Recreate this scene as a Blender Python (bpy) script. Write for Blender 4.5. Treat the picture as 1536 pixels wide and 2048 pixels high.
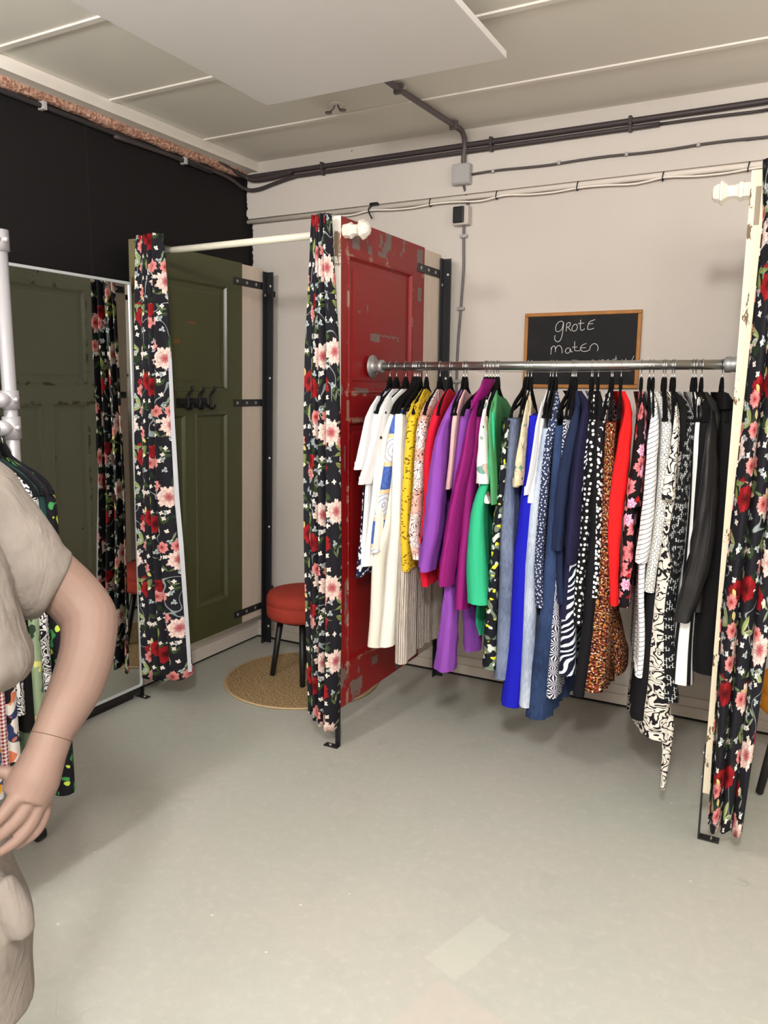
import bpy, bmesh, math, random
import numpy as np
from mathutils import Vector, Matrix, Euler
PI=math.pi
random.seed(4)
for o in list(bpy.data.objects): bpy.data.objects.remove(o)
SC=bpy.context.scene; COL=SC.collection
# ---------------- camera, light, exposure ----------------
cam_d=bpy.data.cameras.new('camera'); cam=bpy.data.objects.new('camera',cam_d); COL.objects.link(cam); SC.camera=cam
cam_d.sensor_fit='VERTICAL'; cam_d.sensor_height=36; cam_d.lens=36*1554.4/2048; cam_d.clip_start=.05
YAW,PITCH,ROLL=0.4892,0.1578,0.0095
fwv=Vector((-math.sin(YAW)*math.cos(PITCH),math.cos(YAW)*math.cos(PITCH),-math.sin(PITCH)))
rv=Vector((math.cos(YAW),math.sin(YAW),0)); uv_=rv.cross(fwv)
# the camera rolls about its own axis
r2=rv*math.cos(ROLL)+uv_*math.sin(ROLL); u2=uv_*math.cos(ROLL)-rv*math.sin(ROLL)
cam.matrix_world=Matrix(((r2.x,u2.x,-fwv.x,2.8298),(r2.y,u2.y,-fwv.y,-3.6814),(r2.z,u2.z,-fwv.z,1.5),(0,0,0,1)))
SC.view_settings.view_transform='Standard'; SC.view_settings.look='None'; SC.view_settings.gamma=1
SC.view_settings.use_curve_mapping=False; SC.view_settings.exposure=0.25
w=bpy.data.worlds.new('world'); SC.world=w; w.use_nodes=True
w.node_tree.nodes['Background'].inputs[0].default_value=(.9,.95,1,1); w.node_tree.nodes['Background'].inputs[1].default_value=.3
def area(name,loc,size,power,col,tgt=None,sy=None):
    d=bpy.data.lights.new(name,'AREA'); d.energy=power; d.color=col; d.size=size
    if sy: d.shape='RECTANGLE'; d.size_y=sy
    o=bpy.data.objects.new(name,d); COL.objects.link(o); o.location=loc
    v=(Vector(tgt)-Vector(loc)) if tgt else Vector((0,0,-1))
    o.rotation_euler=v.to_track_quat('-Z','Y').to_euler(); return o
def bulb(name,loc,power,r,col=(1,.985,.955)):
    d=bpy.data.lights.new(name,'POINT'); d.energy=power; d.color=col; d.shadow_soft_size=r
    o=bpy.data.objects.new(name,d); COL.objects.link(o); o.location=loc; return o
bulb('lamp_right',(2.85,-3.95,2.42),165,.11)
bulb('lamp_left',(.95,-3.25,2.40),66,.10)
bulb('fill_corner',(4.4,-2.9,2.35),26,.15)  # weak fill light added at the right, out of view
bulb('fill_back',(2.0,-5.6,1.9),66,.2)  # unseen fill behind the camera, added to throw light up at the ceiling
bulb('fill_back_right',(4.4,-5.2,1.9),60,.2)  # second added fill, brightens ceiling and room from the back right

# ---------------- helpers ----------------
GARMENTS=[{"hx":1.3067,"kind":"blouse","label":"navy blouse with white print, nearest the red door, mostly behind the white tee","mat":"navy_white","pieces":[{"k":"b","rows":[[1.3434,1.4309,-0.99,-0.57,0.024],[1.3191,1.3796,-0.99,-0.57,0.024],[1.3135,1.2086,-0.99,-0.57,0.024],[1.295,0.9196,-0.99,-0.57,0.024],[1.2847,0.8156,-0.99,-0.57,0.024],[1.2734,0.7294,-0.99,-0.57,0.024]],"top":True}]},
{"hx":1.3373,"kind":"t_shirt","label":"plain white t-shirt hanging nearest the red door flange","mat":"white","pieces":[{"k":"b","rows":[[1.3583,1.4537,-0.99,-0.57,0.024],[1.3454,1.3645,-0.99,-0.57,0.024],[1.3254,1.209,-0.99,-0.57,0.024],[1.309,1.1139,-0.99,-0.57,0.024],[1.3011,0.9965,-0.99,-0.57,0.024],[1.2987,0.9253,-0.99,-0.57,0.024],[1.2975,0.7731,-0.99,-0.57,0.024]],"top":True},{"k":"t","rows":[[1.3461,1.4413,-1.035,-0.945,0.014],[1.3327,1.365,-1.035,-0.945,0.0236],[1.3153,1.2826,-1.035,-0.945,0.0328],[1.2934,1.1806,-1.035,-0.945,0.044]],"name":"sleeve"}]},
{"hx":1.3804,"kind":"shirt","label":"white shirt with rolled sleeve, second white top from the red door","mat":"white","pieces":[{"k":"b","rows":[[1.3932,1.4612,-0.99,-0.57,0.024],[1.3747,1.3649,-0.99,-0.57,0.024],[1.361,1.2103,-0.99,-0.57,0.024],[1.347,1.0526,-0.99,-0.57,0.024],[1.3305,0.9438,-0.99,-0.57,0.024],[1.3171,0.8566,-0.99,-0.57,0.024],[1.3098,0.7744,-0.99,-0.57,0.024]],"top":True},{"k":"t","rows":[[1.3967,1.4513,-1.04,-0.94,0.014],[1.3821,1.3555,-1.04,-0.94,0.0323],[1.3546,1.2476,-1.04,-0.94,0.0386],[1.312,1.1239,-1.04,-0.94,0.0441]],"name":"sleeve"}]},
{"hx":1.4182,"kind":"blouse","label":"cream blouse with one dark button on its front band","mat":"cream","pieces":[{"k":"b","rows":[[1.4271,1.3983,-0.99,-0.57,0.024],[1.3876,1.3243,-0.99,-0.57,0.024],[1.3787,1.2109,-0.99,-0.57,0.024],[1.3687,1.1168,-0.99,-0.57,0.024],[1.366,1.0009,-0.99,-0.57,0.024],[1.3574,0.9352,-0.99,-0.57,0.024],[1.3504,0.8596,-0.99,-0.57,0.024]],"top":True}]},
{"hx":1.425,"kind":"cardigan","label":"crochet cardigan of blue and white squares with peach borders","mat":"crochet","pieces":[{"k":"b","rows":[[1.4381,1.3857,-0.99,-0.57,0.03],[1.4178,1.3042,-0.99,-0.57,0.03],[1.4065,1.2219,-0.99,-0.57,0.03],[1.3889,1.1174,-0.99,-0.57,0.03],[1.3645,1.053,-0.99,-0.57,0.03],[1.3531,0.9568,-0.99,-0.57,0.03],[1.3487,0.9445,-0.99,-0.57,0.03],[1.3457,0.8529,-0.99,-0.57,0.03]],"top":True}]},
{"hx":1.4318,"kind":"trousers","label":"cream trousers hanging below the crochet cardigan","mat":"cream","pieces":[{"k":"b","rows":[[1.4375,1.3542,-0.965,-0.6,0.03],[1.4238,1.1316,-0.965,-0.6,0.0342],[1.3923,0.917,-0.965,-0.6,0.04],[1.3486,0.8522,-0.965,-0.6,0.0418],[1.3403,0.8076,-0.965,-0.6,0.0431],[1.3345,0.5615,-0.965,-0.6,0.0508],[1.3237,0.4333,-0.965,-0.6,0.055]],"top":False}]},
{"hx":1.4363,"kind":"dress","label":"long plain ecru dress right of the crochet cardigan","mat":"cream2","pieces":[{"k":"b","rows":[[1.4526,1.4033,-0.99,-0.57,0.035],[1.4445,1.2637,-0.99,-0.57,0.0372],[1.4404,1.0564,-0.99,-0.57,0.0421],[1.4365,0.8974,-0.99,-0.57,0.0464],[1.4275,0.8524,-0.99,-0.57,0.0477],[1.4119,0.6328,-0.99,-0.57,0.0542],[1.3931,0.4486,-0.99,-0.57,0.06]],"top":False}]},
{"hx":1.4453,"kind":"skirt","label":"pleated cream skirt below the yellow knit","mat":"pleat","pieces":[{"k":"b","rows":[[1.4787,1.4108,-0.98,-0.5,0.03],[1.4769,1.213,-0.98,-0.5,0.0325],[1.473,1.0053,-0.98,-0.5,0.0364],[1.4732,0.7754,-0.98,-0.5,0.0413],[1.4664,0.584,-0.98,-0.5,0.0456],[1.4644,0.4,-0.98,-0.5,0.05]],"top":False}]},
{"hx":1.4744,"kind":"cardigan","label":"yellow openwork knit with fringed shoulder and hem","mat":"yellow","pieces":[{"k":"b","rows":[[1.5169,1.4411,-0.99,-0.57,0.032],[1.5025,1.3662,-0.99,-0.57,0.032],[1.492,1.2145,-0.99,-0.57,0.032],[1.4842,1.06,-0.99,-0.57,0.032],[1.4789,0.9646,-0.99,-0.57,0.032],[1.484,0.8598,-0.99,-0.57,0.032],[1.4905,0.7808,-0.99,-0.57,0.032]],"top":True},{"k":"t","rows":[[1.4519,0.7972,-0.86,-0.74,0.014],[1.4577,0.7249,-0.86,-0.74,0.014],[1.4603,0.6661,-0.86,-0.74,0.014]],"name":"back_hem"}]},
{"hx":1.5341,"kind":"blouse","label":"white blouse with red and black paisley lines beside the yellow knit","mat":"paisley","pieces":[{"k":"b","rows":[[1.5644,1.446,-0.99,-0.57,0.034],[1.5437,1.3567,-0.99,-0.57,0.034],[1.5377,1.216,-0.99,-0.57,0.034],[1.5327,1.0884,-0.99,-0.57,0.034],[1.515,0.9474,-0.99,-0.57,0.034],[1.5122,0.9564,-0.99,-0.57,0.034],[1.525,0.8842,-0.99,-0.57,0.034],[1.5385,0.8434,-0.99,-0.57,0.034]],"top":True}]},
{"hx":1.5798,"kind":"dress","label":"crimson dress between the paisley blouse and the purple coat","mat":"red2","pieces":[{"k":"b","rows":[[1.6205,1.4509,-0.99,-0.57,0.03],[1.5944,1.3576,-0.99,-0.57,0.03],[1.5795,1.2678,-0.99,-0.57,0.03],[1.5733,1.1873,-0.99,-0.57,0.03],[1.5821,1.1372,-0.99,-0.57,0.03],[1.5763,1.0145,-0.99,-0.57,0.03],[1.5661,0.9403,-0.99,-0.57,0.03],[1.563,0.8148,-0.99,-0.57,0.03],[1.5759,0.7266,-0.99,-0.57,0.03]],"top":True}]},
{"hx":1.6355,"kind":"coat","label":"large violet coat with a wide sleeve","mat":"purple","pieces":[{"k":"b","rows":[[1.6844,1.4557,-0.99,-0.52,0.03],[1.6394,1.368,-0.99,-0.52,0.03],[1.6162,1.2986,-0.99,-0.52,0.03],[1.5987,1.1682,-0.99,-0.52,0.03],[1.5831,1.0354,-0.99,-0.52,0.03],[1.5705,0.9108,-0.99,-0.52,0.03],[1.5638,0.9194,-0.99,-0.52,0.03],[1.5602,0.846,-0.99,-0.52,0.03],[1.5601,0.804,-0.99,-0.52,0.03]],"top":True},{"k":"t","rows":[[1.6528,1.3694,-1.05,-0.95,0.0209],[1.6458,1.2964,-1.05,-0.95,0.0461],[1.6358,1.1978,-1.05,-0.95,0.0563],[1.6257,1.0728,-1.05,-0.95,0.0667],[1.6144,0.9202,-1.05,-0.95,0.0741],[1.5973,0.8764,-1.05,-0.95,0.0591],[1.5953,0.8066,-1.05,-0.95,0.0578]],"name":"sleeve"}]},
{"hx":1.6482,"kind":"blouse","label":"pale pink blouse squeezed between violet and magenta coats","mat":"pink","pieces":[{"k":"b","rows":[[1.6983,1.4653,-0.99,-0.57,0.02],[1.6861,1.3882,-0.99,-0.57,0.02],[1.6812,1.281,-0.99,-0.57,0.02],[1.6694,1.1472,-0.99,-0.57,0.02],[1.6657,1.127,-0.99,-0.57,0.02]],"top":True}]},
{"hx":1.7277,"kind":"trousers","label":"violet trousers with loose legs showing under the magenta coat","mat":"purple","pieces":[{"k":"b","rows":[[1.7188,1.4262,-0.965,-0.6,0.03],[1.7071,1.358,-0.965,-0.6,0.03],[1.697,1.2693,-0.965,-0.6,0.03],[1.6857,1.1695,-0.965,-0.6,0.03],[1.6809,1.0179,-0.965,-0.6,0.03],[1.6706,0.8722,-0.965,-0.6,0.03],[1.6655,0.7414,-0.965,-0.6,0.03]],"top":False},{"k":"t","rows":[[1.6691,0.7494,-0.98,-0.88,0.0331],[1.6701,0.6491,-0.98,-0.88,0.0601],[1.6609,0.5249,-0.98,-0.88,0.0747],[1.651,0.3931,-0.98,-0.88,0.0852]],"name":"leg"},{"k":"t","rows":[[1.6521,0.6607,-0.78,-0.66,0.0318],[1.6808,0.5515,-0.78,-0.66,0.0701],[1.6879,0.4216,-0.78,-0.66,0.0648]],"name":"leg"}]},
{"hx":1.736,"kind":"coat","label":"magenta hooded coat with a long slanting sleeve","mat":"magenta","pieces":[{"k":"b","rows":[[1.7824,1.4174,-0.99,-0.55,0.035],[1.7704,1.3213,-0.99,-0.55,0.035],[1.7557,1.1993,-0.99,-0.55,0.035],[1.7435,1.0752,-0.99,-0.55,0.035],[1.7365,0.924,-0.99,-0.55,0.035],[1.7288,0.8815,-0.99,-0.55,0.035],[1.7231,0.654,-0.99,-0.55,0.035]],"top":True},{"k":"t","rows":[[1.7758,1.4232,-1.055,-0.965,0.014],[1.7658,1.3475,-1.055,-0.965,0.0224],[1.753,1.2516,-1.055,-0.965,0.0437],[1.7303,1.1539,-1.055,-0.965,0.0421],[1.7126,1.0546,-1.055,-0.965,0.0477],[1.6946,0.9186,-1.055,-0.965,0.0537],[1.6842,0.8457,-1.055,-0.965,0.0573],[1.6775,0.7608,-1.055,-0.965,0.0545]],"name":"sleeve"},{"k":"t","rows":[[1.7931,1.5383,-0.96,-0.84,0.014],[1.7773,1.5025,-0.96,-0.84,0.0211],[1.7556,1.4639,-0.96,-0.84,0.0341],[1.7415,1.4299,-0.96,-0.84,0.0211]],"name":"hood"}]},
{"hx":1.7483,"kind":"blouse","label":"white blouse with teal and coral flowers beside the green tee","mat":"floral_white","pieces":[{"k":"b","rows":[[1.8219,1.4555,-0.99,-0.57,0.024],[1.8027,1.3511,-0.99,-0.57,0.024],[1.7935,1.25,-0.99,-0.57,0.024],[1.7914,1.1527,-0.99,-0.57,0.024],[1.8103,1.1194,-0.99,-0.57,0.024],[1.8287,1.0862,-0.99,-0.57,0.024]],"top":True},{"k":"t","rows":[[1.8121,1.4322,-1.025,-0.955,0.014],[1.8083,1.3234,-1.025,-0.955,0.0256],[1.81,1.2375,-1.025,-0.955,0.0395],[1.8122,1.158,-1.025,-0.955,0.0454]],"name":"sleeve"}]},
{"hx":1.7606,"kind":"top","label":"emerald top with a wide flared hem panel","mat":"emerald","pieces":[{"k":"b","rows":[[1.8433,1.4183,-1.0,-0.62,0.012],[1.8459,1.2955,-1.0,-0.62,0.0216],[1.8316,1.1889,-1.0,-0.62,0.0332],[1.8012,1.1136,-1.0,-0.62,0.0423],[1.7874,1.0529,-1.0,-0.62,0.0499],[1.7874,0.9259,-1.0,-0.62,0.0672],[1.7848,0.9244,-1.0,-0.62,0.0673],[1.7923,0.7794,-1.0,-0.62,0.0882],[1.8019,0.7009,-1.0,-0.62,0.1]],"top":False},{"k":"t","rows":[[1.7272,0.6655,-0.8,-0.7,0.0243],[1.727,0.5545,-0.8,-0.7,0.0274],[1.7433,0.5065,-0.8,-0.7,0.014]],"name":"back_hem"}]},
{"hx":1.7729,"kind":"t_shirt","label":"leaf green long-sleeved tee with round neck","mat":"green","pieces":[{"k":"b","rows":[[1.8458,1.4671,-0.99,-0.5,0.024],[1.8334,1.4178,-0.99,-0.5,0.024],[1.8345,1.323,-0.99,-0.5,0.024],[1.8405,1.2515,-0.99,-0.5,0.024],[1.851,1.141,-0.99,-0.5,0.024]],"top":True},{"k":"t","rows":[[1.8332,1.4276,-1.02,-0.96,0.014],[1.8385,1.324,-1.02,-0.96,0.014],[1.8478,1.2292,-1.02,-0.96,0.0168],[1.8573,1.124,-1.02,-0.96,0.014],[1.8581,1.0829,-1.02,-0.96,0.014]],"name":"sleeve"}]},
{"hx":1.781,"kind":"dress","label":"long black dress with yellow and white fruit print","mat":"lemon_black","pieces":[{"k":"b","rows":[[1.8972,1.3902,-0.99,-0.57,0.02],[1.8912,1.2769,-0.99,-0.57,0.022],[1.884,1.157,-0.99,-0.57,0.0251],[1.872,1.0199,-0.99,-0.57,0.0292],[1.8656,0.9688,-0.99,-0.57,0.0308],[1.8612,0.7217,-0.99,-0.57,0.0393],[1.8566,0.587,-0.99,-0.57,0.0442],[1.8577,0.4347,-0.99,-0.57,0.05]],"top":False}]},
{"hx":1.891,"kind":"trousers","label":"wide grey-blue washed jeans","mat":"denim_grey","pieces":[{"k":"b","rows":[[1.908,1.3962,-0.975,-0.6,0.045],[1.9014,1.3226,-0.975,-0.6,0.0459],[1.8939,1.2266,-0.975,-0.6,0.0477],[1.8931,1.0806,-0.975,-0.6,0.0509],[1.8952,0.9907,-0.975,-0.6,0.0531],[1.8999,0.7902,-0.975,-0.6,0.0585],[1.9012,0.5846,-0.975,-0.6,0.0644],[1.8972,0.3997,-0.975,-0.6,0.07]],"top":False}]},
{"hx":1.8998,"kind":"blouse","label":"beige blouse printed with handwriting and faded flowers","mat":"script","pieces":[{"k":"b","rows":[[1.9831,1.4552,-0.99,-0.57,0.022],[1.9661,1.3907,-0.99,-0.57,0.022],[1.9528,1.3255,-0.99,-0.57,0.022],[1.9409,1.2548,-0.99,-0.57,0.022],[1.9352,1.1597,-0.99,-0.57,0.022]],"top":True},{"k":"t","rows":[[1.9677,1.4326,-1.022,-0.958,0.014],[1.9598,1.345,-1.022,-0.958,0.0195],[1.9515,1.2704,-1.022,-0.958,0.0293],[1.9422,1.1854,-1.022,-0.958,0.0446],[1.947,1.1596,-1.022,-0.958,0.0261]],"name":"sleeve"}]},
{"hx":1.9125,"kind":"trousers","label":"long royal blue trousers","mat":"royal","pieces":[{"k":"b","rows":[[1.9895,1.4089,-0.985,-0.6,0.04],[1.9882,1.2782,-0.985,-0.6,0.0428],[1.9822,1.1547,-0.985,-0.6,0.0465],[1.9742,1.0627,-0.985,-0.6,0.0496],[1.9715,0.9404,-0.985,-0.6,0.054],[1.9652,0.9485,-0.985,-0.6,0.0537],[1.9649,0.7489,-0.985,-0.6,0.0616],[1.9612,0.5434,-0.985,-0.6,0.0701],[1.9412,0.3132,-0.985,-0.6,0.08]],"top":False}]},
{"hx":1.9859,"kind":"t_shirt","label":"white tee behind the pale denim jeans","mat":"white","pieces":[{"k":"b","rows":[[2.0281,1.4552,-0.99,-0.57,0.022],[2.0139,1.3912,-0.99,-0.57,0.022],[2.0054,1.2987,-0.99,-0.57,0.022],[1.9933,1.186,-0.99,-0.57,0.022],[1.9904,1.0911,-0.99,-0.57,0.022]],"top":True},{"k":"t","rows":[[2.0151,1.4281,-1.02,-0.96,0.014],[2.0079,1.3274,-1.02,-0.96,0.0155],[1.9983,1.2206,-1.02,-0.96,0.0205],[1.9809,1.1282,-1.02,-0.96,0.0158]],"name":"sleeve"}]},
{"hx":1.9954,"kind":"trousers","label":"pale washed denim jeans","mat":"denim_light","pieces":[{"k":"b","rows":[[2.0415,1.365,-0.985,-0.6,0.04],[2.0257,1.2625,-0.985,-0.6,0.0405],[2.0142,1.1897,-0.985,-0.6,0.0411],[2.0027,1.0421,-0.985,-0.6,0.0423],[1.9981,0.8704,-0.985,-0.6,0.0439],[1.9952,0.8993,-0.985,-0.6,0.0437],[1.9975,0.7087,-0.985,-0.6,0.0456],[1.9981,0.5419,-0.985,-0.6,0.0475],[1.9976,0.3229,-0.985,-0.6,0.05]],"top":False}]},
{"hx":2.0087,"kind":"shirt","label":"navy and grey denim shirt with white dots","mat":"dots_denim","pieces":[{"k":"b","rows":[[2.0788,1.4459,-0.99,-0.57,0.03],[2.0525,1.3657,-0.99,-0.57,0.03],[2.0428,1.2691,-0.99,-0.57,0.03],[2.0399,1.1663,-0.99,-0.57,0.03],[2.0338,1.0357,-0.99,-0.57,0.03],[2.0293,0.8765,-0.99,-0.57,0.03],[2.0306,0.868,-0.99,-0.57,0.03],[2.0358,0.7772,-0.99,-0.57,0.03],[2.0425,0.7185,-0.99,-0.57,0.03]],"top":True}]},
{"hx":2.0669,"kind":"trousers","label":"dark blue jeans with flared hems","mat":"denim_dark","pieces":[{"k":"b","rows":[[2.0801,1.3759,-0.985,-0.58,0.03],[2.0789,1.2645,-0.985,-0.58,0.0331],[2.076,1.115,-0.985,-0.58,0.0393],[2.0746,0.957,-0.985,-0.58,0.047],[2.073,0.9323,-0.985,-0.58,0.0483],[2.0719,0.77,-0.985,-0.58,0.057],[2.0619,0.6251,-0.985,-0.58,0.0652],[2.0465,0.4701,-0.985,-0.58,0.0742],[2.0361,0.2887,-0.985,-0.58,0.085]],"top":False}]},
{"hx":2.0724,"kind":"trousers","label":"lilac-white trousers with black fan print","mat":"scallop","pieces":[{"k":"b","rows":[[2.1075,1.3958,-0.975,-0.6,0.03],[2.1028,1.3455,-0.975,-0.6,0.0303],[2.0991,1.2645,-0.975,-0.6,0.0311],[2.0941,1.0372,-0.975,-0.6,0.0341],[2.0911,0.8784,-0.975,-0.6,0.0365],[2.0907,0.8912,-0.975,-0.6,0.0363],[2.0885,0.7566,-0.975,-0.6,0.0384],[2.0968,0.6103,-0.975,-0.6,0.0409],[2.0931,0.3797,-0.975,-0.6,0.045]],"top":False}]},
{"hx":2.078,"kind":"blouse","label":"navy blouse with a long sleeve, left of the darker one","mat":"navy","pieces":[{"k":"b","rows":[[2.1611,1.441,-0.99,-0.57,0.028],[2.1375,1.3966,-0.99,-0.57,0.028],[2.1252,1.2968,-0.99,-0.57,0.028],[2.1089,1.1441,-0.99,-0.57,0.028],[2.1062,0.989,-0.99,-0.57,0.028],[2.1083,0.9075,-0.99,-0.57,0.028],[2.1108,0.8126,-0.99,-0.57,0.028],[2.1224,0.7287,-0.99,-0.57,0.028]],"top":True},{"k":"t","rows":[[2.1477,1.4169,-1.025,-0.955,0.0317],[2.1311,1.328,-1.025,-0.955,0.0404],[2.1149,1.2327,-1.025,-0.955,0.0433],[2.1072,1.121,-1.025,-0.955,0.0447],[2.1015,0.9401,-1.025,-0.955,0.0458]],"name":"sleeve"}]},
{"hx":2.0836,"kind":"dress","label":"very dark navy dress with rounded sleeve end","mat":"navy2","pieces":[{"k":"b","rows":[[2.2028,1.4702,-0.99,-0.57,0.03],[2.1867,1.4362,-0.99,-0.57,0.03],[2.1712,1.3771,-0.99,-0.57,0.03],[2.1585,1.2675,-0.99,-0.57,0.03],[2.1478,1.146,-0.99,-0.57,0.03],[2.1445,0.9918,-0.99,-0.57,0.03],[2.1419,0.8999,-0.99,-0.57,0.03],[2.1384,0.7835,-0.99,-0.57,0.03],[2.1351,0.6763,-0.99,-0.57,0.03]],"top":True},{"k":"t","rows":[[2.1841,1.4317,-1.025,-0.955,0.0268],[2.1689,1.3681,-1.025,-0.955,0.0318],[2.1601,1.2493,-1.025,-0.955,0.042],[2.1545,1.1236,-1.025,-0.955,0.046],[2.1507,0.9702,-1.025,-0.955,0.0531],[2.1498,0.8925,-1.025,-0.955,0.034]],"name":"sleeve"}]},
{"hx":2.1386,"kind":"dress","label":"blue white and black zebra-print dress hem beside the brown floral","mat":"zebra","pieces":[{"k":"b","rows":[[2.1875,1.3678,-0.99,-0.57,0.02],[2.1697,1.198,-0.99,-0.57,0.025],[2.1536,0.992,-0.99,-0.57,0.0338],[2.1452,0.7818,-0.99,-0.57,0.044],[2.1465,0.641,-0.99,-0.57,0.0514],[2.1479,0.5531,-0.99,-0.57,0.0562],[2.1485,0.4836,-0.99,-0.57,0.06]],"top":True}]},
{"hx":2.144,"kind":"dress","label":"black dress with white polka dots","mat":"dots_black","pieces":[{"k":"b","rows":[[2.2041,1.4459,-0.99,-0.57,0.034],[2.1953,1.3675,-0.99,-0.57,0.034],[2.1955,1.2485,-0.99,-0.57,0.034],[2.1934,1.1075,-0.99,-0.57,0.034],[2.1905,0.9536,-0.99,-0.57,0.034],[2.1847,0.8929,-0.99,-0.57,0.034],[2.1827,0.7879,-0.99,-0.57,0.034],[2.1825,0.671,-0.99,-0.57,0.034]],"top":True}]},
{"hx":2.1639,"kind":"cardigan","label":"long plain black cardigan between the dots and the leopard print","mat":"black2","pieces":[{"k":"b","rows":[[2.2251,1.4264,-0.99,-0.57,0.04],[2.2244,1.2987,-0.99,-0.57,0.04],[2.2257,1.1492,-0.99,-0.57,0.04],[2.2308,0.946,-0.99,-0.57,0.04],[2.2242,0.9165,-0.99,-0.57,0.04],[2.2227,0.7388,-0.99,-0.57,0.04],[2.2144,0.5778,-0.99,-0.57,0.04],[2.1988,0.4066,-0.99,-0.57,0.04]],"top":True}]},
{"hx":2.2104,"kind":"blouse","label":"white blouse with black leopard spots","mat":"leopard","pieces":[{"k":"b","rows":[[2.2317,1.4314,-0.99,-0.57,0.026],[2.2231,1.3681,-0.99,-0.57,0.026],[2.2286,1.2004,-0.99,-0.57,0.026],[2.2362,0.9994,-0.99,-0.57,0.026],[2.2371,0.9402,-0.99,-0.57,0.026],[2.2372,0.8474,-0.99,-0.57,0.026],[2.2362,0.7692,-0.99,-0.57,0.026]],"top":True}]},
{"hx":2.2157,"kind":"dress","label":"brown orange and white speckled floral dress","mat":"speckle","pieces":[{"k":"b","rows":[[2.2574,1.392,-0.975,-0.55,0.035],[2.2533,1.3233,-0.975,-0.55,0.0373],[2.26,1.1739,-0.975,-0.55,0.045],[2.263,1.0211,-0.975,-0.55,0.0547],[2.2601,0.9451,-0.975,-0.55,0.0599],[2.2584,0.8078,-0.975,-0.55,0.0697],[2.2532,0.667,-0.975,-0.55,0.0803],[2.2462,0.5449,-0.975,-0.55,0.0897],[2.2363,0.414,-0.975,-0.55,0.1]],"top":False},{"k":"t","rows":[[2.2522,0.6756,-0.82,-0.66,0.0401],[2.2746,0.5767,-0.82,-0.66,0.0566],[2.2952,0.4887,-0.82,-0.66,0.0651],[2.2954,0.4487,-0.82,-0.66,0.0466]],"name":"back_panel"}]},
{"hx":2.2451,"kind":"dress","label":"bright scarlet dress with a long sleeve","mat":"red","pieces":[{"k":"b","rows":[[2.3329,1.4364,-0.99,-0.57,0.03],[2.3136,1.3884,-0.99,-0.57,0.03],[2.3046,1.311,-0.99,-0.57,0.03],[2.2933,1.2029,-0.99,-0.57,0.03],[2.2909,1.0536,-0.99,-0.57,0.03],[2.2944,0.9549,-0.99,-0.57,0.03],[2.302,0.8536,-0.99,-0.57,0.03],[2.3112,0.7619,-0.99,-0.57,0.03]],"top":True},{"k":"t","rows":[[2.3196,1.4368,-1.02,-0.96,0.0235],[2.3116,1.3509,-1.02,-0.96,0.0414],[2.3059,1.2543,-1.02,-0.96,0.0512],[2.2977,1.1562,-1.02,-0.96,0.0535],[2.2932,1.057,-1.02,-0.96,0.0443],[2.297,0.9572,-1.02,-0.96,0.0393],[2.2976,0.929,-1.02,-0.96,0.0307],[2.3104,0.7648,-1.02,-0.96,0.0223]],"name":"sleeve"}]},
{"hx":2.3157,"kind":"blouse","label":"black blouse with pink and red blossoms","mat":"floral_pink","pieces":[{"k":"b","rows":[[2.3736,1.4553,-0.99,-0.57,0.035],[2.3597,1.3983,-0.99,-0.57,0.035],[2.3579,1.3024,-0.99,-0.57,0.035],[2.3533,1.2052,-0.99,-0.57,0.035],[2.3387,1.1554,-0.99,-0.57,0.035],[2.3377,1.0562,-0.99,-0.57,0.035],[2.3444,0.9162,-0.99,-0.57,0.035],[2.3346,0.8817,-0.99,-0.57,0.035],[2.3376,0.7642,-0.99,-0.57,0.035]],"top":True},{"k":"t","rows":[[2.3601,1.4321,-1.03,-0.95,0.0238],[2.3639,1.328,-1.03,-0.95,0.0323],[2.359,1.2321,-1.03,-0.95,0.0428],[2.3472,1.1783,-1.03,-0.95,0.0523],[2.3508,1.115,-1.03,-0.95,0.0455]],"name":"sleeve"}]},
{"hx":2.343,"kind":"shirt","label":"white shirt with thin dark diagonal stripes","mat":"stripes","pieces":[{"k":"b","rows":[[2.4152,1.4554,-0.99,-0.57,0.02],[2.3995,1.399,-0.99,-0.57,0.02],[2.3963,1.2562,-0.99,-0.57,0.02],[2.3969,1.111,-0.99,-0.57,0.02],[2.3969,0.9632,-0.99,-0.57,0.02],[2.3915,0.9448,-0.99,-0.57,0.02],[2.396,0.7893,-0.99,-0.57,0.02],[2.4044,0.7241,-0.99,-0.57,0.02],[2.41,0.6119,-0.99,-0.57,0.02],[2.4069,0.523,-0.99,-0.57,0.02]],"top":True},{"k":"t","rows":[[2.4059,1.4135,-1.02,-0.96,0.0359],[2.4023,1.3288,-1.02,-0.96,0.0325],[2.404,1.2098,-1.02,-0.96,0.0351],[2.402,1.0889,-1.02,-0.96,0.0404],[2.3957,0.9905,-1.02,-0.96,0.043],[2.389,0.9255,-1.02,-0.96,0.0405]],"name":"sleeve"}]},
{"hx":2.3559,"kind":"blouse","label":"white blouse with fine black rings","mat":"rings","pieces":[{"k":"b","rows":[[2.449,1.4365,-0.99,-0.57,0.034],[2.4443,1.3897,-0.99,-0.57,0.034],[2.446,1.2809,-0.99,-0.57,0.034],[2.4429,1.1124,-0.99,-0.57,0.034],[2.4377,0.9648,-0.99,-0.57,0.034],[2.4297,0.9562,-0.99,-0.57,0.034],[2.4271,0.8861,-0.99,-0.57,0.034],[2.4235,0.8153,-0.99,-0.57,0.034]],"top":True}]},
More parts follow.
